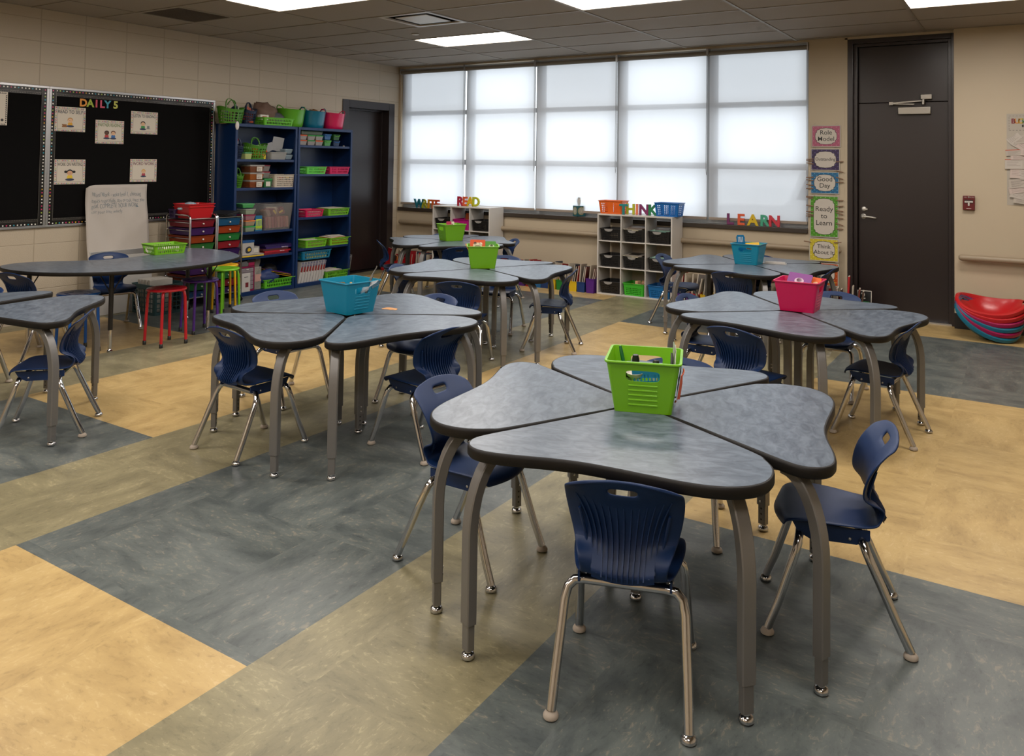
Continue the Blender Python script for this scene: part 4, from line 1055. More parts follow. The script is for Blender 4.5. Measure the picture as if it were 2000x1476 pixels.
def sheet_x(y, z):
    u = (y + 4.455) / .62; q = (z - .38) / .845
    return .045 + .10 * max(0, 1 - q) ** 1.5 + .006 * math.sin(u * 5 + q * 7) + .008 * math.exp(-((u - .25 - q * .7) / .10) ** 2) * (1 - q) * 1.6 + .004 * math.sin(u * 19 + q * 13)
for body, zz, sz, ww in (('Word Work - voice level 1, choosing', 1.130, .062, .50), ('topics respectfully, stay on task, meet your', 1.072, .058, .54), ('goal, COMPLETE YOUR WORK,', 1.022, .062, .47), ('use your time wisely.', .968, .052, .30)):
    o = text(body, sz, INK, t, ext=.0003, offset=-.0014, name='handwriting', align='LEFT', shear=.12)
    w_ = max(v_.co.x for v_ in o.data.vertices)
    for i_, v_ in enumerate(o.data.vertices):
        yy = -4.40 + v_.co.x * ww / w_; z2 = zz + v_.co.y + .0035 * math.sin(v_.co.x * 40 + zz * 90)
        v_.co = (sheet_x(yy, z2) + .0022 + v_.co.z, yy, z2)
    o.data.update()
tag(MB().tube([(.02, -3.045, 1.86), (.018, -3.03, 1.9), (.01, -3.04, 1.75), (.012, -3.036, 1.3), (.02, -3.05, .95), (.03, -3.04, .9)], .003, 6).build('power_cord', M_BLACK), 'thin black cord hanging on the wall between the board and the shelf', 'cord')
# ================================================================ KIDNEY TABLE AND STOOLS
KT = .64
KO = [(1.94, -4.70), (1.915, -4.45), (1.85, -4.24), (1.72, -4.02), (1.50, -3.885), (1.25, -3.81), (1.0, -3.80), (.83, -3.86), (.76, -3.99), (.80, -4.14), (.93, -4.29), (1.035, -4.47), (1.07, -4.67), (1.035, -4.87), (.93, -5.05), (.80, -5.21), (.75, -5.38), (.82, -5.53), (1.0, -5.60), (1.25, -5.59), (1.50, -5.50), (1.72, -5.31), (1.85, -5.10), (1.915, -4.92)]
kt = thing('kidney_table', 'grey kidney-shaped table by the left wall with black adjustable legs', 'table', (0, 0, 0))
KOO = catmull(KO, 4)
MB().prism(inset(KOO, .005), KT - .026, KT).build('tabletop', M_LAM, kt, ang=30)
e = MB(); rg = [[(x, y, z) for x, y in inset(KOO, d)] for d, z in ((.0055, KT - .0005), (.001, KT - .001), (-.001, KT - .006), (-.001, KT - .024), (.004, KT - .029), (.03, KT - .029))]
e.rings(rg, True, False).prism(inset(KOO, .029), KT - .0285, KT - .026).build('edge_band', M_EDGE, kt, ang=60)
for x, y, dx, dy in ((1.60, -5.10, 0, 0), (1.50, -4.16, .0, .02), (.95, -5.38, 0, 0), (.93, -3.97, 0, 0)):
    o = MB().tube([(x, y, .17), (x + dx * .5, y + dy * .5, .60)], .017, 12).build('leg', M_BLACK, kt)
    MB().tube([(x, y, .03), (x, y, .19)], .0135, 12).lathe([(.001, 0), (.02, 0), (.021, .012), (.012, .02), (.010, .03)], 12, (x, y, 0)).build('leg_insert', M_CHROME, o)
    for sx_, sy_ in ((1, 1), (-1, -1)):
        MB().tube([(x, y, .44), (x + .05 * sx_, y + .07 * sy_, .60)], .0045, 6).build('brace', M_BLACK, o)
    MB().cbox((x, y, .605), (.16, .16, .008)).build('mount_plate', M_BLACK, o)
def stool(color, cx, cy, rz, label, h=.445):
    t = thing('round_stool', label, 'stool', (cx, cy, 0), rz, 'colourful stools')
    c = col(color, .3, spec=.5)
    s = MB(); R_ = .152
    s.lathe([(.001, h - .006), (.10, h - .007), (R_ - .012, h - .008), (R_ - .002, h - .012), (R_, h - .004), (R_ - .004, h + .003), (R_ - .014, h + .005), (.10, h + .001), (.001, h)], 32)
    d = MB()
    for q in range(8):
        a = q * PI / 4 + .2; s.lathe([(.0001, 0), (.014, 0), (.016, .002), (.0001, .0025)], 10, (.085 * math.cos(a), .085 * math.sin(a), h + .0008))
    s.build('seat', c, t)
    for q in range(4):
        a = q * PI / 2; x, y = math.cos(a), math.sin(a)
        P = [(x * .155, y * .155, .012), (x * .148, y * .148, .2), (x * .140, y * .140, h - .07), (x * .132, y * .132, h - .03), (x * .11, y * .11, h - .016), (x * .07, y * .07, h - .016)]
        o = MB().tube(P, .0115, 10).build('leg', c, t)
        MB().lathe([(.001, 0), (.014, 0), (.014, .03), (.012, .032)], 10, (x * .155, y * .155, 0)).build('foot_cap', M_BLACK, o)
    return t
stool('#b41826', 1.685, -4.69, R(45), 'red metal stool in front of the kidney table')
stool('#0f4f9a', 1.375, -5.225, R(40), 'blue metal stool at the left of the kidney table')
stool('#4a2480', 1.475, -4.23, R(38), 'purple metal stool tucked under the right end of the kidney table')
stool('#6db41f', 1.03, -3.66, R(50), 'lime green metal stool beside the right end of the kidney table')
stool('#dba712', .805, -3.50, R(20), 'yellow metal stool behind the lime green one, before the drawer cart')

bk = slotted(.30, .24, .085, LIME, .016, 13, 9, 'lime slotted basket with white rolls on the kidney table', 'basket', 'table_basket', (1.01, -4.27, KT + .001), R(83))
for q, (x, y, r) in enumerate(((.95, -4.36, .033), (1.0, -4.29, .033), (1.06, -4.22, .03), (.96, -4.22, .03), (1.06, -4.33, .03))):
    t = MB().lathe([(.012, 0), (r, .0), (r, .045), (.012, .045)], 16); tag(t.build('tape_roll', col('#cfc9c0', .6), None, (x, y, KT + .036), (R(80), 0, R(40 + 35 * q))), 'white roll in the lime basket on the kidney table', 'roll', 'white rolls in the kidney table basket')

# milk crate with binders
t = thing('milk_crate', 'dark teal plastic crate holding white binders on the floor under the kidney table', 'crate', (.40, -3.90, 0), 0)
sx = lins(9); sz = [0, .08, .24, .40, .56, .72, .86, 1]
pts, cells = rr_path(.37, .35, .012, [0, .04] + [.04 + .92 * i / 7 for i in range(1, 8)] + [1], [0, .04] + [.04 + .92 * i / 7 for i in range(1, 8)] + [1])
surf_wall(MB(), pts, cells, .28, .006, sz, lambda s, i, j: (.86, .82, 7, 0, 24) if (1 <= j <= 5 and 1 <= i <= 7) else None, .005, .004).build('crate_body', mat('crate_teal', '#1f3d40', .5), t, ang=40)
for q in range(4):
    bx = thing('ring_binder', 'white ring binder standing in the teal crate', 'binder', (.31 + .052 * q, -3.98, .010), 0, 'binders in the teal crate')
    MB().box(-.02, .02, -.08, .16, 0, .315).build('cover', col('#9c9890', .5), bx, bevel=.004)
    MB().rings([[(-.001 + .012 * math.cos(2 * PI * k / 12), -.0815 - d, .25 + .012 * math.sin(2 * PI * k / 12)) for k in range(12)] for d in (0, .001)]).build('finger_ring', M_STEEL, bx)

# drawer carts ----------------------------------------------------
def cart(label, loc, colors, w=.30, d=.385):
    # local: +x is the front (towards the room), y across
    t = thing('drawer_cart', label, 'drawer cart', loc, 0, 'drawer carts')
    H_ = .92
    for s in (1, -1):
        y = s * w / 2
        P = [(d / 2, y, .065), (d / 2, y, H_ - .035), (d / 2 - .008, y, H_ - .012), (d / 2 - .03, y, H_ + .002), (-d / 2 + .03, y, H_ + .012), (-d / 2 + .008, y, H_ - .004), (-d / 2, y, H_ - .03), (-d / 2, y, .065)]
        MB().tube(P, .0095, 8).build('side_tube', M_CHROME, t)
        n = len(colors)
        for q in range(n + 1):
            z = .895 - q * .0785
            MB().tube([(d / 2, y, z - .045), (-d / 2, y, z - .045)], .005, 6).build('runner', M_CHROME, t)
    for z in (.885, .105):
        for x in (d / 2, -d / 2): MB().tube([(x, -w / 2, z), (x, w / 2, z)], .0065, 6).build('cross_rail', M_CHROME, t)
    MB().box(-d / 2 + .005, d / 2 - .005, -w / 2 + .008, w / 2 - .008, .884, .888).build('top_shelf', col('#232021', .4), t)
    for q, c in enumerate(colors):
        z1 = .868 - q * .0785; h = .066
        if c is None: continue
        m = MB(); x0, x1, y0, y1 = -d / 2 + .012, d / 2 - .004, -w / 2 + .014, w / 2 - .014; k = .012; th = .003
        cm = clear_plastic('drawer_' + c.lstrip('#'), c, .12) if False else col(c, .3)
        lo = [(x0 + k, y0 + k), (x1 - k, y0 + k), (x1 - k, y1 - k), (x0 + k, y1 - k)]; hi = [(x0, y0), (x1, y0), (x1, y1), (x0, y1)]
        m.rings([[(x, y, z1 - h) for x, y in lo], [(x, y, z1) for x, y in hi], [(x + (.006 if x > 0 else -.002), y + (.006 if y > 0 else -.006), z1) for x, y in hi], [(x + (.006 if x > 0 else -.002), y + (.006 if y > 0 else -.006), z1 + .004) for x, y in hi], [(x - (.003 if x > 0 else -.003), y - (.003 if y > 0 else -.003), z1 + .004) for x, y in hi], [(x - (.003 if x > 0 else -.003), y - (.003 if y > 0 else -.003), z1 - h + .003) for x, y in lo]], True, True)
        dr = m.build('drawer', cm, t, ang=30)
        kn = MB(); kn.rings([[(x1 - .006 + dd, r * math.cos(2 * PI * u / 12), z1 - .032 + r * math.sin(2 * PI * u / 12)) for u in range(12)] for r, dd in ((.004, 0), (.005, .006), (.009, .010), (.009, .016), (.005, .020), (.001, .021))]); kn.build('knob', M_WHITE, dr)
    for sx_ in (1, -1):
        for sy_ in (1, -1):
            c = MB(); x, y = sx_ * d / 2, sy_ * w / 2
            for dy in (-.010, .010): c.rings([[(x + r * math.cos(2 * PI * u / 12), y + dy + e_, .024 + r * math.sin(2 * PI * u / 12)) for u in range(12)] for r, e_ in ((.016, -.007), (.024, -.004), (.024, .004), (.016, .007))])
            c.lathe([(.008, .03), (.008, .07)], 8, (x, y, 0)); c.build('caster', M_BLACK, t)
    return t
cart('chrome cart of coloured drawers carrying stacked red bins', (.345, -3.53, 0), ['#6d1220', '#33144f', '#7d3010', '#1f5a26', '#1d3b6a', '#6d1220', '#3a1650', '#6a2a12', '#17502a', '#143a66'])
cart('chrome cart of coloured drawers beside the blue shelf, topped with black folders', (.335, -3.205, 0), ['#17496d', '#8a3312', '#1f6a30', '#7d1420', '#2a1048', '#14407a', '#8a3a14', '#1d5a2a', '#6d1220', '#2a1048'])
# stacked red bins
for q in range(2):
    pts, cells = rr_path(.30, .27, .02, lins(2), lins(2)); o = surf_wall(MB(), pts, cells, .115, .022, [0, 1], None, .003, .007).build('red_bin', col('#b51a20', .35), None, (.37, -3.52, .8895 + q * .028), (0, 0, R(90)))
    tag(o, 'red plastic bin on the left drawer cart, ' + ('lower of the nested pair' if q == 0 else 'upper of the nested pair'), 'bin')
def crumple(name, label, cat, loc, r, color, seed, sq=(1, 1, .6), m_=None, group=None):
    rnd = random.Random(seed); bm = bmesh.new(); bmesh.ops.create_icosphere(bm, subdivisions=3, radius=1)
    for v in bm.verts:
        p = v.co; n_ = math.sin(p.x * 7 + seed) * math.cos(p.y * 6 + seed * 2) * .10 + math.sin(p.z * 9 + p.x * 5 + seed) * .08 + rnd.uniform(-.05, .05)
        v.co = Vector((p.x * sq[0], p.y * sq[1], max(p.z, -.75) * sq[2])) * r * (1 + n_)
    zmin = min(v.co.z for v in bm.verts)
    for v in bm.verts: v.co.z -= zmin
    me = bpy.data.meshes.new(name); bm.to_mesh(me); bm.free(); me.materials.append(m_ or col(color, .6)); me.shade_smooth()
    o = bpy.data.objects.new(name, me); COL.objects.link(o); o.location = loc
    return tag(o, label, cat, group)
crumple('clear_bag', 'crumpled clear bag on top of the red bins', 'bag', (.36, -3.56, .985), .05, '#8f9ba3', 3, (1, 1.3, .7), col('#8e9aa6', .2))
crumple('cloth', 'white and blue cloth lying on the purple basket behind the red bins', 'cloth', (.36, -3.655, .972), .028, '#9ab6c0', 5, (1, 1.6, .5))
slotted(.15, .10, .085, '#2a1840', .006, 6, 4, 'dark purple basket behind the red bins on the left drawer cart', 'basket', 'small_basket', (.25, -3.62, .8895), R(90))
t = MB()
for q in range(5): t.cbox((.33 + .008 * q, -3.19 + .006 * q, .893 + .008 * q), (.27, .20, .006), rz=R(6 * q - 10), rx=R(2 * q))
tag(t.build('folder_stack', col('#171617', .5)), 'heap of black folders on top of the right drawer cart', 'folders')

# ================================================================ BLUE STEEL SHELVES
M_BLUE = mat('blue_steel', '#0c2852', .32, spec=.5)
def bookcase(label, y0, y1, zs_):
    t = thing('steel_bookcase', label, 'bookcase', (0, y0, 0), 0, 'blue bookcases')
    W_ = y1 - y0; D_ = .345; H_ = 1.875
    MB().box(.006, D_, 0, .004, 0, H_).box(D_ - .028, D_, .004, .030, 0, H_).build('side_panel', M_BLUE, t, smooth=False, bevel=.0015)
    MB().box(.006, D_, W_ - .004, W_, 0, H_).box(D_ - .028, D_, W_ - .030, W_ - .004, 0, H_).build('side_panel', M_BLUE, t, smooth=False, bevel=.0015)
    MB().box(.004, .010, .004, W_ - .004, .0, H_).build('back_panel', M_BLUE, t, smooth=False)
    MB().box(.010, D_, .030, W_ - .030, H_ - .032, H_ + .001).box(.010, D_ - .028, .004, .030, H_ - .032, H_ + .001).box(.010, D_ - .028, W_ - .03, W_ - .004, H_ - .032, H_ + .001).build('top', M_BLUE, t, smooth=False, bevel=.002)
    MB().box(.010, D_ - .002, .030, W_ - .030, 0, .045).build('base', M_BLUE, t, smooth=False, bevel=.002)
    for z in zs_: MB().box(.010, D_ - .012, .006, W_ - .032 + .02, z - .028, z).build('shelf', M_BLUE, t, smooth=False, bevel=.002)
    return t
SH1 = [1.49, 1.175, .695, .42]; SH2 = [1.665, 1.325, .815, .45]
bookcase('tall blue steel bookcase on the left, next to the drawer carts', -3.022, -2.158, SH1)
bookcase('tall blue steel bookcase on the right, next to the brown door', -2.145, -1.262, SH2)
t = MB(); t.lathe([(.001, 0), (.018, 0), (.024, .006), (.024, .010), (.018, .016), (.001, .018)], 20)
for v_i, v_ in enumerate(t.v): t.v[v_i] = (v_[0], v_[1] * 1.9, v_[2])
tag(t.build('magnetic_clip', M_WHITE, None, (.345, -3.01, 1.85), (0, PI / 2, R(-10)) if False else (R(90), 0, R(90))), 'white oval magnet on the top corner of the left bookcase', 'magnet')

# tote with round holes and loop handles
def tote(color, label, loc, rz, w=.28, d=.20, h=.155, hh=.10, nx=9, nz=4, group=None):
    t = thing('lattice_tote', label, 'basket', loc, rz, group)
    N = 26; pts = []; cells = []
    for i in range(N):
        a = 2 * PI * (i + .5) / N - PI / 2; c, s = math.cos(a), math.sin(a); e = 2 / 2.6
        x = w / 2 * math.copysign(abs(c) ** e, c); y = d / 2 * math.copysign(abs(s) ** e, s)
        nn = Vector((c / w, s / d)).normalized(); pts.append((x, y, nn.x, nn.y)); cells.append((0, i))
    sz = [0, .08] + [.08 + .74 * (q + 1) / nz for q in range(nz)] + [1]
    zf = lambda x, y: 1 + .22 * (abs(x) / (w / 2)) ** 3
    surf_wall(MB(), pts, cells, h, .028, sz, lambda s, i, j: (.68, .72, 2, 0) if 1 <= j <= nz else None, .0025, .002, zf).build('basket_body', col(color, .4), t, ang=40)
    for s in (-1, 1):
        P = []
        for q in range(11):
            a = PI * q / 10; P.append((w * .26 * s + w * .20 * math.cos(a), d * .5 * (1 if s > 0 else 1) * (-.96 + .25 * math.sin(a)), h * 1.02 + hh * math.sin(a) ** .8))
        P2 = P if s < 0 else [(x, -y, z) for x, y, z in P]
        MB().bar(P2, .016, .006, (0, 1, 0)).build('handle', col(color, .4), t)
    return t
GRN = '#437c1a'; NVY = '#14233f'
TOPZ = 1.877
tote(GRN, 'green tote with round holes and loop handles on top of the left bookcase', (.20, -2.98 + .0, TOPZ), R(90), .30, .21, .15, .11)
tote(NVY, 'navy tote with round holes on top of the left bookcase, right of the green one', (.18, -2.735, TOPZ), R(90), .19, .17, .15, .09)
tote(NVY, 'narrow navy tote on the top shelf of the left bookcase', (.22, -2.91, SH1[0]), R(90), .12, .17, .14, .085)
tote(GRN, 'green tote full of orange and yellow things on the top shelf of the left bookcase', (.22, -2.66, SH1[0]), R(90), .28, .20, .15, .09)
tote(GRN, 'narrow green tote on the second shelf of the left bookcase', (.22, -2.90, SH1[1]), R(90), .13, .17, .13, .085)
# contents of totes: toys and books
rnd = random.Random(11)
def fill(n, x0, x1, y0, y1, z0, z1, cols, what, group, s=.035):
    for q in range(n):
        c = cols[q % len(cols)]
        x, y, z = rnd.uniform(x0, x1), rnd.uniform(y0, y1), rnd.uniform(z0, z1)
        o = MB().cbox((0, 0, 0), (s * rnd.uniform(.7, 1.3), s * rnd.uniform(.7, 1.3), s * rnd.uniform(.5, 1.1)), rz=rnd.uniform(0, 3), rx=rnd.uniform(-.5, .5)).build(what, col(c, .5), None, (x, y, z), bevel=.003)
        tag(o, group[1], group[2], group[0])
fill(16, .15, .27, -2.76, -2.56, SH1[0] + .02, SH1[0] + .125, ['#d97a1c', '#d8c22a', '#c2401f', '#dfe0d0', '#e0a81c'], 'toy_fruit', ('toys in the green tote', 'small coloured toy piled in the green tote of the top shelf', 'toy'), .045)
fill(12, .15, .25, -3.04, -2.92, TOPZ + .02, TOPZ + .13, ['#a98a86', '#7a4a5a', '#5a5f7a', '#c4a890'], 'toy_block', ('things in the green tote on top', 'small dull coloured toy inside the green tote on top', 'toy'), .05)
fill(7, .13, .24, -2.79, -2.68, TOPZ + .02, TOPZ + .13, ['#b07a5a', '#8a8a8a', '#a3482a'], 'toy_block', ('things in the navy tote on top', 'small toy inside the navy tote on top of the bookcase', 'toy'), .04)
def book(label, loc, dim, rot, c, name='picture_book', cat='book', group=None, pages='#c9bfae'):
    t = thing(name, label, cat, loc, rot, group); w_, d_, h_ = dim
    MB().box(-w_ / 2, w_ / 2, -d_ / 2, d_ / 2, 0, h_).build('cover', col(c, .45), t, bevel=min(.002, w_ * .2))
    MB().box(-w_ / 2 + .002, w_ / 2 - .002, -d_ / 2 - .0008, d_ / 2 - .004, h_ - .0, h_ + .0008).build('pages', col(pages, .8), t, smooth=False)
    return t
book('white and red picture book leaning out of the green tote on top', (.16, -3.03, TOPZ + .03), (.012, .16, .16), (R(12), R(6), R(30)), '#b9aa9c')
book('blue picture book leaning out of the green tote on top, behind the white one', (.20, -2.93, TOPZ + .03), (.010, .15, .17), (R(-8), R(4), R(50)), '#3e5a78')
book('green and white picture book at the right of the green tote on top', (.19, -2.88, TOPZ + .03), (.014, .10, .165), (R(5), R(-6), R(70)), '#9aa28a')
book('dark blue pointed book standing in the navy tote on top', (.14, -2.80, TOPZ + .03), (.008, .11, .20), (R(38), R(0), R(5)), '#1c2846')
book('orange book leaning in the navy tote on top', (.19, -2.76, TOPZ + .03), (.010, .12, .16), (R(-22), R(0), R(5)), '#a3482a')
# paper bag, small box, green basket, big tubs
crumple('paper_bag', 'crumpled brown paper bag on top of the left bookcase', 'bag', (.15, -2.50, TOPZ), .155, '#6d5140', 2, (.8, 1.0, .95), mat('kraft_bag', '#665044', .75))
crumple('grey_pouch', 'grey and blue cloth pouch slumped against the paper bag', 'pouch', (.19, -2.36, TOPZ), .10, '#4b4c52', 8, (.7, 1.2, .85))
slotted(.43, .20, .085, '#5fae2a', .016, 16, 8, 'green slotted basket on top of the left bookcase, before the paper bag', 'basket', 'storage_basket', (.245, -2.43, TOPZ), R(90))
t = thing('small_carton', 'small white carton with a red patch lying in the green basket on top', 'box', (.24, -2.575, TOPZ + .055), (R(-4), 0, R(86))); MB().box(-.055, .055, -.03, .03, 0, .06).build('carton', col('#cfc9c0', .5), t, bevel=.002); MB().box(-.03, .03, -.0306, -.03, .018, .042).build('printed_patch', col('#a83038', .5), t)
card('flat_card', .10, .05, '#c9c2b6', 'white card lying on the green basket on top of the bookcase', 'card', (.27, -2.48, TOPZ + .088), (R(4), R(2), R(90)))
def tub(color, label, loc, rz, w=.30, h=.205, hd=True):
    t = thing('flexible_tub', label, 'tub', loc, rz, 'flexible tubs on the bookcases')
    rg = []; n = 28
    prof = [(.115, 0), (.120, .004), (.128, .05), (.138, .12), (.149, .198), (.153, .205), (.151, .208), (.146, .204), (.135, .12), (.118, .012), (.001, .010)]
    s = w / .306
    for r, z in prof: rg.append([(r * s * math.cos(2 * PI * k / n), r * s * .88 * math.sin(2 * PI * k / n), z * h / .205 + .012 * (abs(math.cos(2 * PI * k / n)) ** 4) * z / .2) for k in range(n)])
    MB().rings(rg).build('tub_body', col(color, .28, spec=.6), t)
    for a in (PI, 0):
        P = []
        for q in range(9):
            b_ = PI * q / 8; ang = a + (-.42 + .84 * q / 8)
            P.append((w / 2 * .99 * math.cos(ang) * (1 + .10 * math.sin(b_)), w / 2 * .88 * math.sin(ang), h + .004 + .045 * math.sin(b_)))
        MB().tube(P, .0055, 8).build('handle', col(color, .28, spec=.6), t)
    return t
tub('#559c20', 'large green flexible tub on top of the bookcases', (.17, -2.11, TOPZ), R(90), .35, .20)
tub('#0c6580', 'large teal flexible tub between the green and pink tubs on the bookcases', (.17, -1.765, TOPZ), R(90), .33, .20)
tub('#c41750', 'large pink flexible tub on top of the right bookcase, beside the door', (.17, -1.44, TOPZ), R(90), .33, .195)
crumple('brown_leaves', 'brown crinkled paper tips showing above the rim of the teal tub', 'paper', (.17, -1.76, TOPZ + .12), .07, '#7a5534', 9, (1, 1, .9))
# left case: top shelf extras
z = SH1[0]
t = thing('tall_canister', 'white and red canister behind the narrow navy tote', 'canister', (.12, -2.86, z)); MB().lathe([(.001, 0), (.04, 0), (.04, .2), (.001, .2)], 20).build('can_body', col('#b9b0a3', .5), t); MB().lathe([(.042, .2), (.042, .225), (.001, .228)], 20).build('lid', col('#a3282a', .4), t)
def lidbox(color, lid, label, loc, dim, rz=0, name='lidded_box', group=None, alpha=True):
    t = thing(name, label, 'container', loc, rz, group); w_, d_, h_ = dim
    MB().taper(-w_ / 2, w_ / 2, -d_ / 2, d_ / 2, 0, h_ * .8, min(w_, d_) * .08).build('box_body', clear_plastic('cp_' + color.lstrip('#'), color, .25) if alpha else col(color, .35), t, bevel=.004)
    MB().box(-w_ / 2 - .003, w_ / 2 + .003, -d_ / 2 - .003, d_ / 2 + .003, h_ * .8, h_).build('lid', col(lid, .4), t, bevel=.004)
    return t
lidbox('#b7c27a', '#4a8a5a', 'small clear box with green lid holding yellow pieces, between the totes', (.27, -2.825, z), (.10, .09, .075))
def open_bin(color, label, loc, dim, rz, name='clear_bin', k=.015, m_=None, cat='bin', t_=.002):
    pts, cells = rr_path(dim[0], dim[1], .02, lins(1), lins(1)); o = surf_wall(MB(), pts, cells, dim[2], k, [0, 1], None, t_, .006).build(name, m_ or clear_plastic('cb_' + color.lstrip('#'), color, .5), None, loc, (0, 0, rz)); return tag(o, label, cat)
open_bin('#a9a9a6', 'clear bin of white cubes on the top shelf of the left bookcase', (.22, -2.40, z), (.24, .2, .085), R(90))
fill(22, .14, .29, -2.50, -2.31, z + .015, z + .055, ['#cfc9c0', '#dcd7d0', '#b9a9a0'], 'counting_cube', ('white cubes in the clear bin', 'small white cube in the clear bin on the top shelf', 'cube'), .022)
for q, (y, zz, a) in enumerate(((-2.46, z + .09, 20), (-2.36, z + .10, -6))):
    t = thing('plastic_sheet', ('small' if q == 0 else 'large') + ' clear plastic lid standing in the clear bin on the top shelf', 'lid', (.22, y, zz), (R(a), R(8), 0)); MB().box(-.002, .002, -.06 - .02 * q, .06 + .02 * q, 0, .10 + .06 * q).build('sheet', M_CLEAR, t, bevel=.001)
for q in range(2):
    t = thing('clear_bag', ('lower' if q == 0 else 'upper') + ' clear bag of pale blue pieces at the right of the top shelf', 'bag', (.22, -2.245, z + .065 * q), (0, 0, 0)); MB().taper(-.09, .09, -.065, .065, 0, .06, .018).build('bag_body', clear_plastic('pale_bag', '#8ea0aa', .3), t, bevel=.012)
# second shelf
z = SH1[1]
for q in range(3):
    t = lidbox(['#8a4a2a', '#a05a24', '#7a4a30'][q], '#8f8a84', ['lowest', 'middle', 'uppermost'][q] + ' of three stacked clear boxes of blocks on the second shelf', (.23, -2.70, z + .085 * q), (.19, .17, .083), R(90))
    MB().box(.0, .10, -.0905 + .0, -.0895, .008, .06).build('paper_tag', M_PAPER, t) if False else None
    tg = MB().cbox((.028, -.0885, .037), (.075, .0015, .052)); 
    tg.build('paper_tag', M_PAPER, t)
    text('Pattern\nBlocks', .019, col('#222222', .6), t, (.028, -.0897, .037), (PI / 2, 0, 0), ext=.0002)
for q in range(2):
    lidbox('#8a8580', '#8a2a35', ['lower', 'upper'][q] + ' of two clear boxes with red lids at the back of the second shelf', (.20, -2.535, z + .105 + .075 * q), (.12, .12, .073), R(90))
t = lidbox('#2f6a3a', '#1f7a35', 'green lidded box with a white label on the second shelf', (.25, -2.535, z), (.11, .11, .10), R(90), alpha=False); MB().cbox((0, -.0525, .04), (.06, .002, .055)).build('paper_tag', M_PAPER, t)
dotted(.335, .20, .145, '#b9ad9c', .014, 12, 6, 5, .55, 4, label='beige basket with square holes on the second shelf of the left bookcase', loc=(.23, -2.30, z), rz=R(90))
fill(8, .14, .30, -2.44, -2.20, z + .08, z + .135, ['#1d2a3a', '#c23a2a', '#d8b02a', '#2a7a3a', '#222222'], 'toy_part', ('toys in the beige basket', 'small coloured toy part in the beige basket', 'toy'), .04)
# third shelf (z .695)
z = SH1[2]
for q, (c, l) in enumerate((('#9aa890', '#2f9a4a'), ('#b09a80', '#d97a3a'), ('#a87a84', '#8a1f45'), ('#9aa890', '#8f8f88'))):
    lidbox(c, l, ['green-lidded container, lowest', 'orange-lidded container, second from the bottom', 'maroon-lidded container, third from the bottom', 'clear-lidded container, fourth from the bottom'][q] + ' of the stack on the third shelf', (.26, -2.79, z + .063 * q), (.13, .15, .06), R(90))
lidbox('#4a9a5a', '#5aa86a', 'pale green container leaning on top of the stack of the third shelf', (.25, -2.80, z + .262), (.14, .16, .045), R(80), alpha=False)
t = thing('pencil_carton', 'blue and yellow striped pencil carton on the third shelf', 'box', (.30, -2.665, z), R(88)); MB().box(-.045, .045, -.02, .02, 0, .17).build('carton', col('#15608a', .5), t, bevel=.001)
m = MB()
for q in range(5): m.cbox((-.034 + q * .017, -.0206, .07), (.008, .0008, .11))
m.build('printed_pencils', col('#b8c42a', .5), t, smooth=False); MB().cbox((0, -.021, .045), (.088, .0008, .022)).build('printed_band', col('#9ab81e', .5), t, smooth=False); MB().cbox((0, -.021, .125), (.07, .0008, .014)).build('printed_title', col('#c9cf3a', .5), t, smooth=False)
t = thing('clear_tub', 'large clear storage tub full of wrapped packets on the third shelf', 'tub', (.21, -2.38, z)); pts, cells = rr_path(.235, .43, .03, lins(1), lins(1))
surf_wall(MB(), pts, cells, .295, .03, [0, .5, 1], None, .002, .010).build('tub_body', clear_plastic('tub_clear', '#9c9894', .76), t)
for q in range(8):
    tag(MB().cbox((0, 0, .07), (.17, .036, .13), rx=R(4)).build('wrapped_packet', col(['#8a3a3a', '#a3685a', '#94484a'][q % 3], .35), None, (.21, -2.53 + .042 * q, z + .012), bevel=.008), 'red and tan wrapped packet in the lower row of the clear tub', 'packet', 'packets in the clear tub')
for q in range(6):
    tag(MB().cbox((0, 0, 0), (.12, .05, .08), rz=R(30 * q), rx=R(25 - 9 * q)).build('loose_packet', col(['#9a7a6a', '#7a2a3a', '#b0a08a', '#8a5a50'][q % 4], .35), None, (.20 + .02 * (q % 2), -2.48 + .042 * q, z + .185 + .012 * (q % 3)), bevel=.008), 'loose crumpled packet at the top of the clear tub', 'packet', 'loose packets in the clear tub')
for q, y in enumerate((-2.42, -2.33)):
    tag(MB().cbox((0, 0, 0), (.004, .055, .022), rx=R(-50 if q == 0 else 25)).build('yellow_tag', col('#d0b04a', .5), None, (.287, y, z + .20)), ('left' if q == 0 else 'right') + ' yellow paper strip inside the clear tub', 'paper')
# fourth shelf (.42)
z = SH1[3]
t = thing('picture_carton', 'white box with a striped picture and blue lid on the fourth shelf', 'box', (.26, -2.79, z + .028), R(88)); MB().box(-.075, .075, -.05, .05, 0, .125).build('carton', col('#a8a29c', .5), t, bevel=.001); MB().box(-.078, .078, -.053, .053, .125, .152).build('lid', col('#1a4a80', .4), t, bevel=.002)
P = catmull([(-.03, .02), (.0, .01), (.04, .025), (.045, .06), (.02, .085), (-.02, .075), (-.035, .05)], 3); v = [(x, -.0504, zz) for x, zz in P]; MB().add(v, [tuple(range(len(v)))]).build('printed_picture', col('#2a2f3a', .5), t, smooth=False)
MB().add([(x * .5 + .01, -.0508, zz * .5 + .025) for x, zz in P], [tuple(range(len(P)))]).build('printed_patch', col('#c9a52a', .5), t, smooth=False)
t = thing('grey_carton', 'small grey carton on the fourth shelf beside the picture box', 'box', (.25, -2.675, z + .004), R(88)); MB().box(-.045, .045, -.05, .05, 0, .10).build('carton', col('#8f8b86', .5), t, bevel=.002); MB().cbox((0, -.0505, .06), (.06, .001, .05)).build('label_panel', col('#b9b4ac', .5), t)
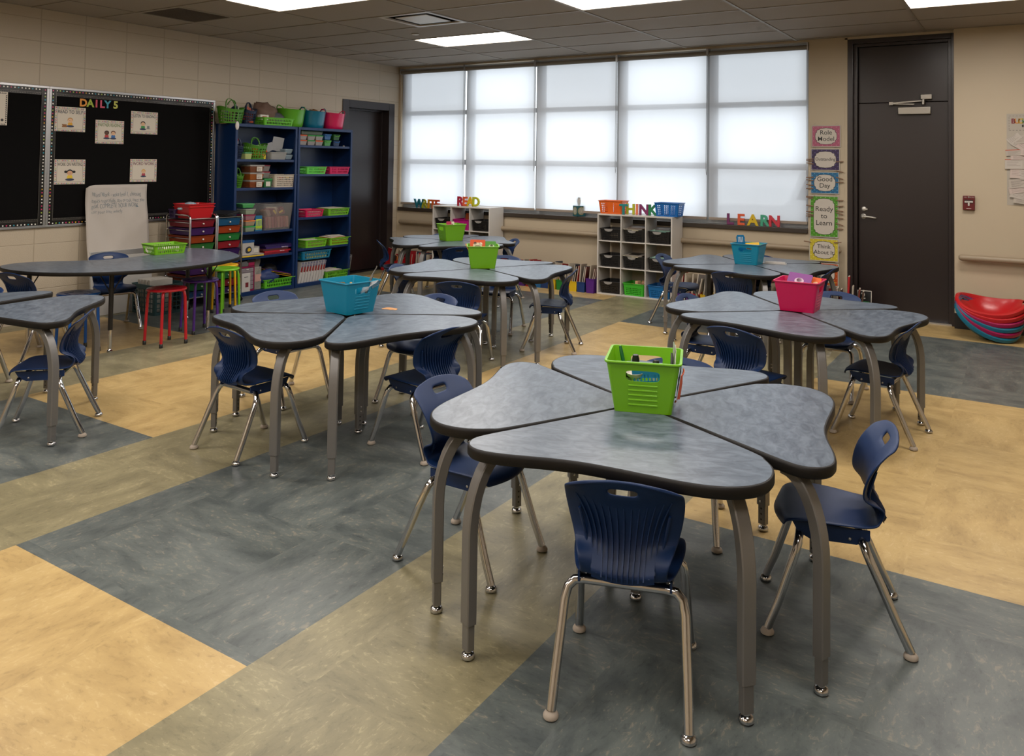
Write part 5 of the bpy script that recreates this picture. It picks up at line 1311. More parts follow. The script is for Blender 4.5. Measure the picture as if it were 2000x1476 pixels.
book('yellow-edged sheaf of papers under the boxes at the front of the fourth shelf', (.29, -2.77, z), (.10, .34, .014), (0, 0, 0), '#c9a820', 'paper_sheaf', 'papers')
book('grey sheaf of papers lying on the yellow one', (.27, -2.76, z + .0145), (.13, .33, .012), (0, 0, 0), '#77716c', 'paper_sheaf', 'papers')
for q, (c, yy, ln_) in enumerate((('#7a1420', -2.40, .36), ('#a31a28', -2.38, .38), ('#4a2420', -2.41, .36), ('#2e1a5a', -2.34, .40), ('#241646', -2.35, .40))):
    t = thing('board_game', ['lowest red game box, bottom', 'bright red game box, second', 'brown game box, third', 'purple game box, fourth', 'dark violet game box, topmost'][q] + ' of the stack on the fourth shelf', 'box', (.20, yy, z + q * .021), (0, 0, R(2 - q)))
    MB().box(-.11, .11, -ln_ / 2, ln_ / 2, 0, .0205).build('carton', col(c, .4), t, bevel=.001)
    if q in (1, 3): text('Pattern Blocks' if q == 3 else 'Game Box', .016, col('#c9c0c8', .5), t, (.1105, .06, .010), (PI / 2, 0, PI / 2), ext=.0002, offset=.0003)
# bottom shelf (.045)
z = .046
t = thing('craft_drawers', 'maroon and clear craft drawer unit on the bottom shelf', 'drawer unit', (.22, -2.80, z), R(90)); w_, d_ = .20, .18
MB().box(-w_ / 2, w_ / 2, -d_ / 2, d_ / 2, 0, .016).box(-w_ / 2, w_ / 2, -d_ / 2, d_ / 2, .255, .27).box(w_ / 2 - .012, w_ / 2, -d_ / 2, d_ / 2, .016, .255).box(-w_ / 2, -w_ / 2 + .012, -d_ / 2, d_ / 2, .016, .255).box(-w_ / 2, w_ / 2, d_ / 2 - .01, d_ / 2, .016, .255).build('case', col('#7a1440', .4), t)
for q in range(5): 
    o = MB().box(-w_ / 2 + .014, w_ / 2 - .014, -d_ / 2 - .002, d_ / 2 - .012, .018 + q * .047, .062 + q * .047).build('drawer', clear_plastic('drawer_clear', '#9a8f94', .35), t, bevel=.003); MB().cbox((0, -d_ / 2 - .006, .05 + q * .047), (.03, .008, .006)).build('pull', M_WHITE, o)
t = thing('tool_case', 'grey and black lidded case on top of the craft drawers', 'case', (.24, -2.80, z + .271), R(90)); MB().box(-.10, .02, -.07, .07, 0, .055).build('case_front', col('#5b5a5a', .4), t, bevel=.005); MB().box(.02, .10, -.07, .07, 0, .04).build('case_side', col('#8a1440', .4), t, bevel=.004); MB().box(.0, .11, -.075, .075, .04, .07).build('lid', M_BLACK, t, bevel=.006)
t = thing('printed_carton', 'white carton with a small red picture standing before the craft drawers', 'box', (.335 - .005, -2.86 + .03, z), R(90)); MB().box(-.055, .055, -.006, .006, 0, .20).build('carton', col('#b8b3ae', .5), t, bevel=.001); MB().cbox((.012, -.0066, .075), (.04, .0008, .05)).build('printed_picture', col('#6a1a24', .5), t); MB().cbox((.0, -.0066, .16), (.05, .0008, .006)).build('printed_title', col('#3a3a3a', .5), t)
t = thing('clear_jar', 'clear square jar with a pinkish label on the bottom shelf', 'jar', (.26, -2.645, z)); MB().box(-.045, .045, -.045, .045, 0, .25).build('jar_body', clear_plastic('jar_clear', '#a8a49a', .5), t, bevel=.006); MB().box(.0455, .0465, -.042, .042, .09, .17).build('label', col('#b48a80', .6), t)
t = thing('paper_plane', 'crumpled white paper shape with a wooden stick behind the jar', 'paper', (.16, -2.58, z + .16), (0, 0, 0)); P = catmull([(-.10, .0), (-.02, -.03), (.04, .02), (.06, .08), (.085, .13), (.06, .20), (-.03, .22), (-.11, .20), (-.09, .1)], 3); v = [(.01 * math.sin(yy * 40), yy, zz) for yy, zz in P]; MB().add(v, [tuple(range(len(v)))]).build('sheet', col('#a9a094', .7), t, recalc=False); MB().cbox((.012, -.01, .09), (.004, .02, .26), rx=R(-8)).build('stick', col('#8f7352', .6), t)
slotted(.44, .23, .095, '#5fb528', .016, 15, 8, 'green slotted basket on the bottom shelf, heaped with cloth and folders', 'basket', 'storage_basket', (.225, -2.36, z), R(90))
crumple('blue_cloth', 'dark blue cloth hanging over the front of the bottom green basket', 'cloth', (.275, -2.49, z + .045), .10, '#182c5c', 4, (.75, 1.45, .85))
crumple('black_cloth', 'black crumpled cloth behind the folders on the bottom shelf', 'cloth', (.14, -2.36, z + .12), .075, '#161415', 6, (1, 1.3, .9))
for q, (c, l) in enumerate((('#c98f1c', 'orange yellow'), ('#171417', 'black'), ('#c9a01c', 'bright yellow'), ('#5a2070', 'purple'))):
    tag(MB().box(-.10, .10, -.17, .17, 0, .004).build('folder', col(c, .5), None, (.235, -2.33 + .006 * q, z + .140 + .007 * q), (R(-13), R(6), R(4 * q - 4))), l + ' folder lying slanted on the bottom green basket', 'folder')
# right bookcase -------------------------------------------------
z = SH2[0]
for q, y in enumerate((-2.055, -1.925, -1.80)):
    for k in range(2):
        lid = [['#c9521c', '#c9521c'], ['#2a8a3a', '#2a8a3a'], ['#c9521c', '#2a8a3a']][q][k]
        lidbox('#857f7c', lid, '%s-lidded grey box in the %s row of the top shelf, %s' % (('orange' if lid == '#c9521c' else 'green'), ('lower', 'upper')[k], ('leftmost', 'second', 'third')[q] + ' from the left'), (.25, y, z + .062 * k), (.155, .115, .06), R(0), alpha=False)
lidbox('#4f5a50', '#1f4a2a', 'long dark green lidded box lying on the grey boxes of the top shelf', (.24, -1.90, z + .125), (.14, .34, .048), 0, alpha=False)
for q, (y, c1, c2, nm) in enumerate(((-1.65, '#4a8a4a', '#4fae2a', 'green clip box, lower left'), (-1.65, '#2d5a8a', '#2d6aa8', 'blue clip box, upper left'), (-1.505, '#152a4a', '#1f5fa0', 'dark blue clip box, lower right'), (-1.505, '#1a4a20', '#5fae2a', 'dark green clip box, upper right'))):
    t = lidbox(c1, c1, nm + ' of the four at the right of the top shelf', (.245, y, z + .075 * (q % 2)), (.14, .105, .07), 0, 'clip_box', alpha=False); MB().tube([(.078, -.045, .062), (.08, -.03, .045), (.08, .03, .045), (.078, .045, .062)], .004, 6).build('clip_handle', col(c2, .4), t)
tag(MB().lathe([(.001, 0), (.014, 0), (.012, .01), (.001, .014)], 12).build('small_clasp', M_FELT, None, (.29, -1.36, z)), 'tiny tan clasp lying at the right end of the top shelf', 'clasp')
for y, w_, c, zz, wd in ((-1.845, .32, '#5fc04a', SH2[1], 'lime'), (-1.465, .34, '#c01f55', SH2[1], 'pink'), (-1.86, .29, '#c41c50', SH2[2], 'pink'), (-1.46, .36, '#6fb32a', SH2[2], 'lime'), (-1.82, .34, '#74b82a', SH2[3], 'lime'), (-1.43, .35, '#78b82c', SH2[3], 'yellow-green')):
    slotted(w_, .22, .085 if zz != SH2[3] else .09, c, .014, 13, 8, '%s slotted basket on the %s shelf of the right bookcase, %s' % (wd, {SH2[1]: 'second', SH2[2]: 'third', SH2[3]: 'fourth'}[zz], 'left of the pair' if y < -1.6 else 'right of the pair'), 'basket', 'storage_basket', (.235, y, zz), R(90))
book('white papers inside the pink basket of the third shelf', (.24, -1.86, SH2[2] + .01), (.15, .24, .05), (0, 0, 0), '#b4afaa', 'paper_pile', 'papers')
book('yellow folder lying on the lime basket of the third shelf', (.22, -1.47, SH2[2] + .082), (.20, .28, .006), (0, R(2), R(3)), '#c9962a', 'folder', 'folder')
book('mixed papers inside the lime basket of the third shelf', (.24, -1.46, SH2[2] + .006), (.15, .28, .055), (0, 0, 0), '#7f8a6a', 'paper_pile', 'papers')
book('green folder inside the left lime basket of the fourth shelf', (.23, -1.83, SH2[3] + .07), (.17, .27, .006), (0, R(4), 0), '#2a5a44', 'folder', 'folder')
book('pale booklets inside the left lime basket of the fourth shelf', (.24, -1.82, SH2[3] + .006), (.15, .26, .055), (0, 0, 0), '#9a7a5a', 'paper_pile', 'papers')
book('orange booklets lying on the right basket of the fourth shelf', (.22, -1.46, SH2[3] + .085), (.19, .26, .012), (0, R(3), R(8)), '#a3461c', 'booklet', 'booklet')
book('second orange booklet crossing the first on the fourth shelf', (.24, -1.42, SH2[3] + .098), (.15, .20, .006), (0, R(5), R(-15)), '#9a3f1a', 'booklet', 'booklet')
book('orange and cream papers inside the right basket of the fourth shelf', (.24, -1.43, SH2[3] + .006), (.15, .28, .055), (0, 0, 0), '#a8641c', 'paper_pile', 'papers')
# bottom of right case: row of readers with a teal basket on top
z = .046
for q in range(9):
    t = thing('workbook', 'workbook with a white, red and grey spine, leaning in the row on the bottom shelf', 'book', (.20, -2.07 + .044 * q, z), (R(-13), 0, 0), 'workbooks on the bottom shelf')
    MB().box(-.10, .11, 0, .036, 0, .245).build('cover', col('#b3aeaa', .5), t, bevel=.001); MB().box(.1102, .1108, .004, .032, .13, .19).build('spine_band', col('#7a2426', .5), t); MB().box(.1102, .1108, .003, .033, .19, .243).build('spine_top', col('#5a5c74', .5), t)
    MB().rings([[(.111, .018 + .009 * math.cos(2 * PI * k / 10) * s, .215 + .009 * math.sin(2 * PI * k / 10) * s) for k in range(10)] for s in (1, .7)], cap=False).build('spine_ring', col('#b8a890', .5), t, recalc=False)
slotted(.46, .24, .10, '#0c6f92', .016, 14, 8, 'teal slotted basket resting on the row of workbooks', 'basket', 'storage_basket', (.215, -1.80, z + .262), R(90))
book('pale yellow papers inside the teal basket on the workbooks', (.23, -1.79, z + .268), (.17, .32, .06), (0, 0, 0), '#b8b45a', 'paper_pile', 'papers')
slotted(.40, .24, .09, '#5fa828', .016, 14, 8, 'green slotted basket at the right of the bottom shelf of the right bookcase', 'basket', 'storage_basket', (.225, -1.46, z), R(90))
book('grey papers lying on the bottom right green basket', (.21, -1.50, z + .075), (.20, .28, .022), (0, R(2), R(3)), '#6d6967', 'paper_pile', 'papers')
# magazine holder between shelf and door
t = thing('magazine_holder', 'green and white magazine holder on the floor between the right bookcase and the door', 'magazine holder', (.12, -1.19, 0))
pts, cells = rr_path(.24, .09, .008, lins(1), lins(1)); surf_wall(MB(), pts, cells, .16, .008, [0, 1], None, .003, .002).build('holder', col('#5f8a2a', .5), t)
for q in range(4): book('worn magazine standing in the green holder beside the door', (.12, -1.218 + .019 * q, .006), (.21, .012, .27 + .02 * (q % 2)), (R(-5 - 2 * q), 0, 0), ['#8a857c', '#9a8f84', '#b0a89a', '#6a6a6c'][q], 'magazine', 'magazine', 'magazines beside the door')
# ================================================================ WINDOW WALL FURNITURE
def cubby(label, x0):
    t = thing('cube_organizer', label, 'shelf unit', (x0, -.345, 0), 0, 'white cube organizers')
    W_, D_, H_ = .915, .312, .92; th = .016
    m = MB(); m.box(0, W_, 0, D_, H_ - th, H_); m.build('top_panel', M_WHITE, t, bevel=.0015)
    MB().box(0, W_, 0, D_, 0, th).build('bottom_panel', M_WHITE, t, bevel=.0015)
    for x in (0, W_ - th): MB().box(x, x + th, 0, D_, th, H_ - th).build('side_panel', M_WHITE, t, bevel=.0015)
    for x in (.2995, .5995): MB().box(x - .006, x + .006, .001, D_, th, H_ - th).build('divider', M_WHITE, t, bevel=.001)
    for z in (.312, .612):
        for a, b_ in ((th, .2935), (.3055, .5935), (.6055, W_ - th)): MB().box(a, b_, .001, D_, z - .006, z + .006).build('shelf', M_WHITE, t, bevel=.001)
    return t
CB1, CB2 = .915, 3.34
cubby('low white cube organizer on the left under the windows, carrying the word READ', CB1)
cubby('white cube organizer under the windows between two baskets and the word THINK', CB2)
CX = (.156, .4495, .751); CZ = (.0165, .3185, .6185)
def dark_bin(x0, c, r, label, color='#161414', hnd=True):
    t = thing('cube_bin', label, 'basket', (x0 + CX[c] + .004, -.345 + .145, CZ[r]), 0, None)
    w, d, h = .262, .27, .135; nx, ny, nz = 11, 9, 4
    sx = [0, .05] + [.05 + .9 * (i + 1) / nx for i in range(nx)] + [1]; sy = [0, .06] + [.06 + .88 * (i + 1) / ny for i in range(ny)] + [1]; sz = [0, .08] + [.08 + .6 * (i + 1) / nz for i in range(nz)] + [1]
    pts, cells = rr_path(w, d, .02, sx, sy)
    e, f = (4, .5) if color == '#161414' else (2, .6)
    surf_wall(MB(), pts, cells, h, .014, sz, lambda s, i, j: (f, f, e, 0) if (1 <= j <= nz and 1 <= i <= (nx if s % 2 == 0 else ny)) else None, .002, .006).build('bin_body', col(color, .4), t, ang=40)
    if hnd:
        P = [(-.055, 0), (.055, 0), (.045, -.018), (.03, -.028), (0, -.033), (-.03, -.028), (-.045, -.018)]
        m = MB(); n = len(P); v = [(x - .02, -d / 2 - .006, h - .002 + z) for x, z in P] + [(x - .02, -d / 2 - .001, h - .002 + z) for x, z in P]
        m.add(v, [tuple(range(n)), tuple(range(2 * n - 1, n - 1, -1))] + [(i, (i + 1) % n, n + (i + 1) % n, n + i) for i in range(n)]); m.build('handle', col('#8f8c88', .3), t)
    return t
RN = ('bottom', 'middle', 'top'); CN = ('left', 'centre', 'right')
for c in range(3):
    for r in (1, 2): dark_bin(CB2, c, r, 'black perforated bin, %s row, %s cell of the taller white organizer' % (RN[r], CN[c]))
dark_bin(CB2, 0, 0, 'black perforated bin, bottom row, left cell of the white organizer with THINK')
dark_bin(CB2, 1, 0, 'green perforated bin in the bottom row of the white organizer with THINK', '#3fae2a', False)
dark_bin(CB2, 2, 0, 'blue perforated bin in the bottom row of the white organizer with THINK', '#0f63a0', False)
dark_bin(CB1, 0, 2, 'black perforated bin, top row, left cell of the organizer with READ')
dark_bin(CB1, 1, 2, 'magenta perforated bin holding an orange book in the organizer with READ', '#b5127a', False)
dark_bin(CB1, 2, 2, 'black perforated bin, top row, right cell of the organizer with READ')
for c in range(3):
    dark_bin(CB1, c, 1, 'black perforated bin, middle row, %s cell of the organizer with READ' % CN[c])
for c, r, l in ((1, 2, 'centre top'), (2, 2, 'right top'), (1, 1, 'centre middle'), (2, 1, 'right middle')):
    for q in range(3 if r == 2 else 2):
        t = thing('flat_book', '%s book lying tilted on the %s black bin of the organizer with THINK' % (('lowest', 'second', 'top')[q], l), 'book', (CB2 + CX[c] + (-.02 if c == 1 else .01) + .008 * q, -.22 + .01 * q, CZ[r] + .138 + .009 * q), (R(3), R(2 - q), R(12 * q - 8)))
        MB().box(-.10, .10, -.12, .12, 0, .007).build('cover', col([['#5a7a70', '#8fb0a0', '#4a4644'], ['#b0a890', '#8a8278', '#6a5a50']][0 if c == 2 else 1][q], .45), t, bevel=.001)
        MB().box(-.07, .05, -.08, .06, .007, .0076).build('printed_shape', col(['#c9c5bb', '#2a2827', '#8a8580'][q], .5), t)
book('orange and black picture book standing in the magenta bin', (CB1 + .47, -.19, CZ[2] + .02), (.012, .16, .19), (R(0), R(14), R(80)), '#b0521c')
fill(6, CB2 + .38, CB2 + .52, -.28, -.16, CZ[0] + .09, CZ[0] + .14, ['#b0522a', '#d0a080', '#7a8a90', '#a04a3a'], 'toy_part', ('toys in the green perforated bin', 'small toy part in the green perforated bin', 'toy'), .05)
# letters
def letters(word, xs_, y0_, z, cols, where, size=.162, tilt=0):
    for ch, x, c in zip(word, xs_, cols):
        y = y0_ if not (word == 'THINK' and ch == 'T') else -.328
        t = thing('standing_letter', 'wooden letter %s %s' % (ch, where), 'letter', (x, y, z), 0, 'letters of ' + word)
        o = text(ch, size, col(c, .45), t, (0, 0, 0), (PI / 2 - .02, 0, tilt), ext=.007, bevel=.0025, offset=.0035, name='letter_body')
        zs_ = [v.co.y for v in o.data.vertices]; o.location = (0, 0, -min(zs_)); o.data.shade_smooth(); o.data.set_sharp_from_angle(angle=R(40))
letters('WRITE', (.405, .50, .575, .645, .725), -.008, .8505, ('#17697a', '#9a9a20', '#c98f12', '#c95a1a', '#b8401f'), 'of WRITE standing on the window sill at left')
letters('READ', (1.255, 1.335, 1.42, 1.51), -.20, .9205, ('#a81c36', '#cf5a34', '#d0a91a', '#b0b428'), 'of READ standing on the low white organizer')
letters('THINK', (3.662, 3.695, 3.775, 3.86, 3.965), -.21, .9205, ('#1d7a78', '#b0b428', '#e07a5a', '#7a2a5a', '#1f7a4a'), 'of THINK standing on the white organizer')
letters('LEARN', (4.79, 4.91, 5.04, 5.165, 5.27), -.008, .8505, ('#6a2558', '#d0562f', '#cfae1c', '#3f9a7a', '#c0303f'), 'of LEARN standing on the window sill at right')
dotted(.30, .20, .150, '#d9621c', .018, 11, 6, 5, .78, 2, label='orange perforated basket on the white organizer, left of THINK', loc=(CB2 + .135, -.20, .9205), rz=0, skip=lambda s, i, j: s % 2 == 0 and i in (5, 6, 7))
dotted(.29, .20, .150, '#0f62ac', .018, 11, 6, 5, .78, 2, label='blue perforated basket on the white organizer, right of THINK', loc=(4.165, -.20, .9205), rz=0, skip=lambda s, i, j: s % 2 == 0 and i in (4, 8))
# tissue box
t = thing('tissue_box', 'teal patterned tissue box with a white tissue on the window sill', 'tissue box', (2.895, .035, .8505), R(-32))
MB().box(-.056, .056, -.056, .056, 0, .128).build('carton', col('#0f5058', .5), t, bevel=.002)
def ring_on(face, r0, r1, c):
    m = MB(); n = 20
    for k in range(n):
        a0, a1 = 2 * PI * k / n, 2 * PI * (k + 1) / n
        Q = []
        for rr, aa in ((r0, a0), (r1, a0), (r1, a1), (r0, a1)):
            u, w_ = rr * math.cos(aa), rr * math.sin(aa) + .066
            Q.append((u, -.0566 - (.0003 if r0 else 0), w_) if face == 0 else (.0566 + (.0003 if r0 else 0), u, w_))
        m.add(Q, [(0, 1, 2, 3)])
    m.build('printed_rosette', col(c, .5), t, smooth=False, recalc=False)
for fc in (0, 1):
    for r0, r1, c in ((0.0001, .040, '#c0b8a4'), (.026, .033, '#1f6a62'), (.012, .018, '#0f3f4a'), (.044, .048, '#b09a4a')): ring_on(fc, r0, r1, c)
v = []; f = []; n = 14
for j, (r, z) in enumerate(((.012, .125), (.022, .15), (.030, .185), (.026, .215), (.034, .222))):
    for k in range(n):
        a = 2 * PI * k / n; rr = r * (1 + .35 * math.sin(3 * a + j)); v.append((rr * math.cos(a), rr * math.sin(a) * .5, z + .01 * math.sin(2 * a + j)))
for j in range(4):
    for k in range(n): f.append((j * n + k, j * n + (k + 1) % n, (j + 1) * n + (k + 1) % n, (j + 1) * n + k))
MB().add(v, f).build('tissue', mat('tissue', '#c9c6c2', .9), t, recalc=False)

# colourful book boxes along the wall -----------------------------
BC = {'red': '#b01c22', 'yellow': '#cfae1c', 'blue': '#17376f', 'purple': '#4f1f78', 'green': '#1f7a35', 'skyblue': '#2668a0'}
proto = {}
def book_box(x, cname, where, w=.108, hf=.115, y=-.365, hb=.20):
    t = thing('book_box', '%s plastic book box %s' % (cname if cname != 'skyblue' else 'light blue', where), 'book box', (x, y, 0), 0, 'book boxes along the window wall')
    m = MB(); d = .26; th = .003; k = .006
    def prof(y_): return hf + (hb - hf) * min(1, max(0, (y_ - .07) / .10))
    ysl = (0, .06, .09, .12, .15, .18, d)
    for s in (0, 1):
        X = w * s; X2 = X - th if s else X + th
        v = []
        for yy in ysl: v += [(X + (k if s == 0 else -k), yy, .0), (X, yy, prof(yy)), (X2 + (k if s == 0 else -k), yy, .0), (X2, yy, prof(yy))]
        n = len(ysl)
        f = []
        for i in range(n - 1):
            a = 4 * i; b_ = a + 4; f += [(a, b_, b_ + 1, a + 1), (a + 2, a + 3, b_ + 3, b_ + 2), (a + 1, b_ + 1, b_ + 3, a + 3)]
        m.add(v, f)
    m.box(k, w - k, .0, .003, 0, .002).box(k, w - k, 0, d, 0, .003)
    m.add([(k, 0, 0), (w - k, 0, 0), (w, -.004, hf), (0, -.004, hf), (k, .004, 0), (w - k, .004, 0), (w, .002, hf), (0, .002, hf)], [(0, 1, 2, 3), (7, 6, 5, 4), (3, 2, 6, 7), (0, 3, 7, 4), (1, 5, 6, 2)])
    m.box(k, w - k, d - .004, d, 0, hb); m.box(-.002, w + .002, -.008, -.003, hf - .006, hf + .002)
    m.build('box_body', col(BC[cname], .4), t, smooth=False)
    return t
cyc = ['red', 'blue', 'yellow', 'green', 'blue', 'purple']
BKC = ['#a01c22', '#b5a996', '#8f1a20', '#a99a8a', '#c0b4a2', '#6a2a22', '#2f3a4a', '#b0a48f', '#33261f', '#98908a']
GB = 'books in the boxes along the window wall'
def add_books(x, w, n, hmax, seed, tiltr=14, d=.20):
    rr = random.Random(seed)
    for q in range(n):
        c = BKC[rr.randrange(len(BKC))]; h = hmax * rr.uniform(.82, 1.0); th = min(.014, w / (n + 1) * .55)
        xx = x + .012 + (w - .024) * (q + .5) / n
        t = thing('reading_book', 'worn picture book or folder leaning in a book box under the windows', 'book', (xx - .010, -.345 + rr.uniform(0, .03), .008), (R(-rr.uniform(2, 10)), R(rr.uniform(-3, 9)), R(rr.uniform(-10, 10))), GB)
        MB().box(-th / 2, th / 2, 0, d * rr.uniform(.8, 1), 0, h).build('cover', col(c, .55), t)
        MB().box(-th / 2 + .002, th / 2 - .002, -.001, .01, .004, h - .004).build('pages', col('#a89e8e', .8), t, smooth=False)
order = [('purple', 1.92), ('yellow', 2.04), ('green', 2.16), ('purple', 2.27), ('red', 2.385), ('skyblue', 2.50), ('blue', 2.60), ('yellow', 2.70), ('green', 2.815), ('red', 2.90), ('yellow', 2.985), ('blue', 3.09), ('purple', 3.21)]
Wd = ['first', 'second', 'third', 'fourth', 'fifth', 'sixth', 'seventh', 'eighth', 'ninth', 'tenth', 'eleventh', 'twelfth', 'thirteenth', 'fourteenth']
for i, (c, x) in enumerate(order):
    wv = .085 if x in (2.815, 2.90) else .105
    book_box(x, c, '%s in the row between the two white organizers' % Wd[i], wv, .165 if x == 3.21 else .115, hb=.20 if x != 3.21 else .23)
    add_books(x, wv, 3, .315, 100 + i)
for i, (c, x) in enumerate((('blue', .45), ('yellow', .60), ('green', .745))):
    book_box(x, c, '%s between the large red bin and the low organizer' % Wd[i], .125); add_books(x, .125, 4, .29, 150 + i)
t = thing('large_book_bin', 'large red book bin in the corner by the brown door', 'book bin', (.02, -.37, 0))
m = MB(); pts, cells = rr_path(.40, .28, .02, lins(2), lins(1)); m = surf_wall(MB(), [(x + .20, y + .14, nx, ny) for x, y, nx, ny in pts], cells, .17, .012, [0, 1], None, .003, .006, lambda x, y: .62 + .42 * min(1, max(0, x / .4)) ** 2 + .5 * (y > .2)); m.build('bin_body', col('#a8181c', .4), t)
for q in range(7):
    rr = random.Random(q); t = book(['tall red folder at the left of the large red bin', 'dark thin book in the large red bin', 'orange thin book in the large red bin', 'cream picture book, left one in the large red bin', 'cream picture book with a red mark in the large red bin', 'blue and red picture book at the back of the large red bin', 'teal book at the right of the large red bin'][q], (.05 + .048 * q, -.22 + .008 * q, .01), (.012, .20, (.28, .20, .19, .26, .25, .28, .27)[q]), (R(3), R(5 + q), R(62 - 4 * q)), ['#a81a22', '#1c2230', '#b0622a', '#b0a48c', '#b8ab94', '#5a4a6a', '#3a6a78'][q])
order2 = ['purple', 'red', 'yellow', 'blue', 'green', 'yellow', 'purple', 'red', 'blue', 'yellow', 'green', 'red']
for i, c in enumerate(order2):
    x = 4.33 + .128 * i; book_box(x, c, '%s in the row right of the organizer with THINK' % Wd[i], .115, .115); add_books(x, .115, 3, .33, 200 + i)
x = 6.0 - .03
for i, c in enumerate(('red', 'blue')):
    book_box(5.93 + .13 * i, c, ('left' if i == 0 else 'right') + ' one before the tall door', .12, y=-.40); 
for q, (x, h, c, l) in enumerate(((5.95, .30, '#8a8276', 'pale thin book left of the red one by the tall door'), (5.985, .29, '#3a2a22', 'dark thin book left of the red one by the tall door'), (6.05, .42, '#a8141c', 'tall red curved folder standing by the tall door'), (6.09, .33, '#a39a8c', 'worn book right of the tall red folder'), (6.13, .31, '#6a2a1c', 'brown book leaning by the tall door'), (6.165, .29, '#4a3324', 'dark brown book leaning by the tall door'))):
    book(l, (x, -.27, .006), (.016, .20, h), (R(-3), R(2 + 4 * (q > 3)), R(8)), c)
t = thing('yellow_star', 'small yellow paper star above the book boxes by the posters', 'star', (5.91, -.28, .345), (PI / 2, 0, 0)); MB().prism([((.035 if k % 2 == 0 else .018) * math.cos(k * PI / 4 + .3), (.035 if k % 2 == 0 else .018) * math.sin(k * PI / 4 + .3)) for k in range(8)], 0, .003).build('star_shape', col('#cfb82a', .6), t); MB().box(-.003, .003, -.30, 0, 0, .003).build('stick', col('#9a7f52', .6), t)
t = thing('number_card', 'black card with a white border and number 2 leaning by the tall door', 'card', (6.20, -.26, .03), (PI / 2 - .1, 0, 0)); MB().box(-.065, .065, 0, .27, 0, .003).build('card', col('#c0bab0', .5), t, bevel=.001); MB().box(-.058, .058, .01, .262, .003, .0036).build('black_field', col('#16181a', .4), t, smooth=False); text('2', .085, col('#cfcac0', .5), t, (-.012, .215, .0037), ext=.0002, offset=.002); MB().box(-.03, .045, .10, .165, .003, .012).build('green_patch', col('#1f7a35', .5), t)

# ---------------------------------------------------------------- hanging behaviour chart
def chart_panel(x0, x1, z0, z1, color, body, label, sz, dotc, yy=-.010):
    if yy < -.05: x0 += .02; x1 += .02; z0 += .009; z1 += .009
    W_, H_ = x1 - x0, z1 - z0
    t = thing('hanging_card', label, 'sign', ((x0 + x1) / 2, yy, (z0 + z1) / 2), (PI / 2, 0, 0), 'hanging behaviour cards')
    MB().box(-W_ / 2 - .008, W_ / 2 + .008, -H_ / 2 - .008, H_ / 2 + .008, 0, .0012).build('laminate', mat('laminate_film', '#b0aba2', .15), t, smooth=False)
    MB().box(-W_ / 2, W_ / 2, -H_ / 2, H_ / 2, .0012, .0018).build('sheet', col(color, .3), t, smooth=False)
    m = MB(); nx = int(W_ / .021); ny = int(H_ / .021)
    for i in range(nx):
        for j in range(ny):
            if (i + j) % 2: continue
            cx, cy = -W_ / 2 + (i + .5) * W_ / nx, -H_ / 2 + (j + .5) * H_ / ny
            m.add([(cx + .0055 * math.cos(k * PI / 3), cy + .0055 * math.sin(k * PI / 3), .0021) for k in range(6)], [tuple(range(6))])
    m.build('printed_dots', col(dotc, .4), t, smooth=False, recalc=False)
    def frame(a, b_, ins):
        P = []
        for sxx, syy in ((1, 1), (-1, 1), (-1, -1), (1, -1)):
            q = [(a, b_ - .045), (a - .012, b_ - .035), (a - .014, b_ - .016), (a - .032, b_ - .012), (a - .045, b_)]
            if sxx * syy < 0: q = q[::-1]
            P += [((x - ins) * sxx, (y - ins) * syy) for x, y in q]
            P += [(0, (b_ + .006 - ins) * syy)] if sxx * syy > 0 else [((-(a + .004 - ins)), 0)] if (sxx, syy) == (-1, 1) else [((a + .004 - ins), 0)]
        return P
    a, b_ = W_ / 2 - .030, H_ / 2 - .024
    MB().prism(frame(a, b_, 0), .0018, .0024).build('label_outline', col('#1a1a1a', .4), t, smooth=False)
    MB().prism(frame(a, b_, .0035), .0024, .0030).build('label_panel', col('#bfb7ac', .4), t, smooth=False)
    if body: text(body, sz, col('#111111', .5), t, (0, .004, .0031), ext=.0002, offset=.0002, fit=W_ - .075)
    for s in (-1, 1):
        P = [(s * W_ * .40 + .012 * math.cos(2 * PI * k / 12), H_ / 2 + .012 + .014 * math.sin(2 * PI * k / 12), .004 + .004 * math.sin(2 * PI * k / 12 + 1)) for k in range(12)]
        MB().tube(P, .001, 5, closed=True).build('hanging_ring', M_STEEL, t)
    return t
chart_panel(5.657, 5.927, 1.707, 1.915, '#a04c68', 'Role\nModel', 'pink dotted card reading Role Model, topmost of the hanging chart', .066, '#b8708a')
chart_panel(5.650, 5.920, 1.465, 1.675, '#2c1c48', 'Outstanding', 'dark purple dotted card reading Outstanding', .046, '#5a4a80')
chart_panel(5.647, 5.914, 1.225, 1.436, '#1a5f8a', 'Good\nDay', 'blue dotted card reading Good Day', .066, '#4f93b5')
chart_panel(5.643, 5.907, .780, 1.190, '#4a8a24', 'Ready\nto\nLearn', 'tall green dotted card reading Ready to Learn', .072, '#86b868')
chart_panel(5.637, 5.907, .535, .750, '#bfae34', 'Think\nAbout It', 'yellow dotted card reading Think About It', .058, '#d0c76a', -.105)
chart_panel(5.637, 5.907, .290, .505, '#a8481c', "Teacher's\nChoice", 'orange dotted card below the yellow one, partly hidden by the desks', .052, '#c47a50', -.105)
chart_panel(5.637, 5.907, .045, .262, '#7a1420', '', 'dark red dotted card, lowest of the hanging chart', .05, '#a04a50', -.105)
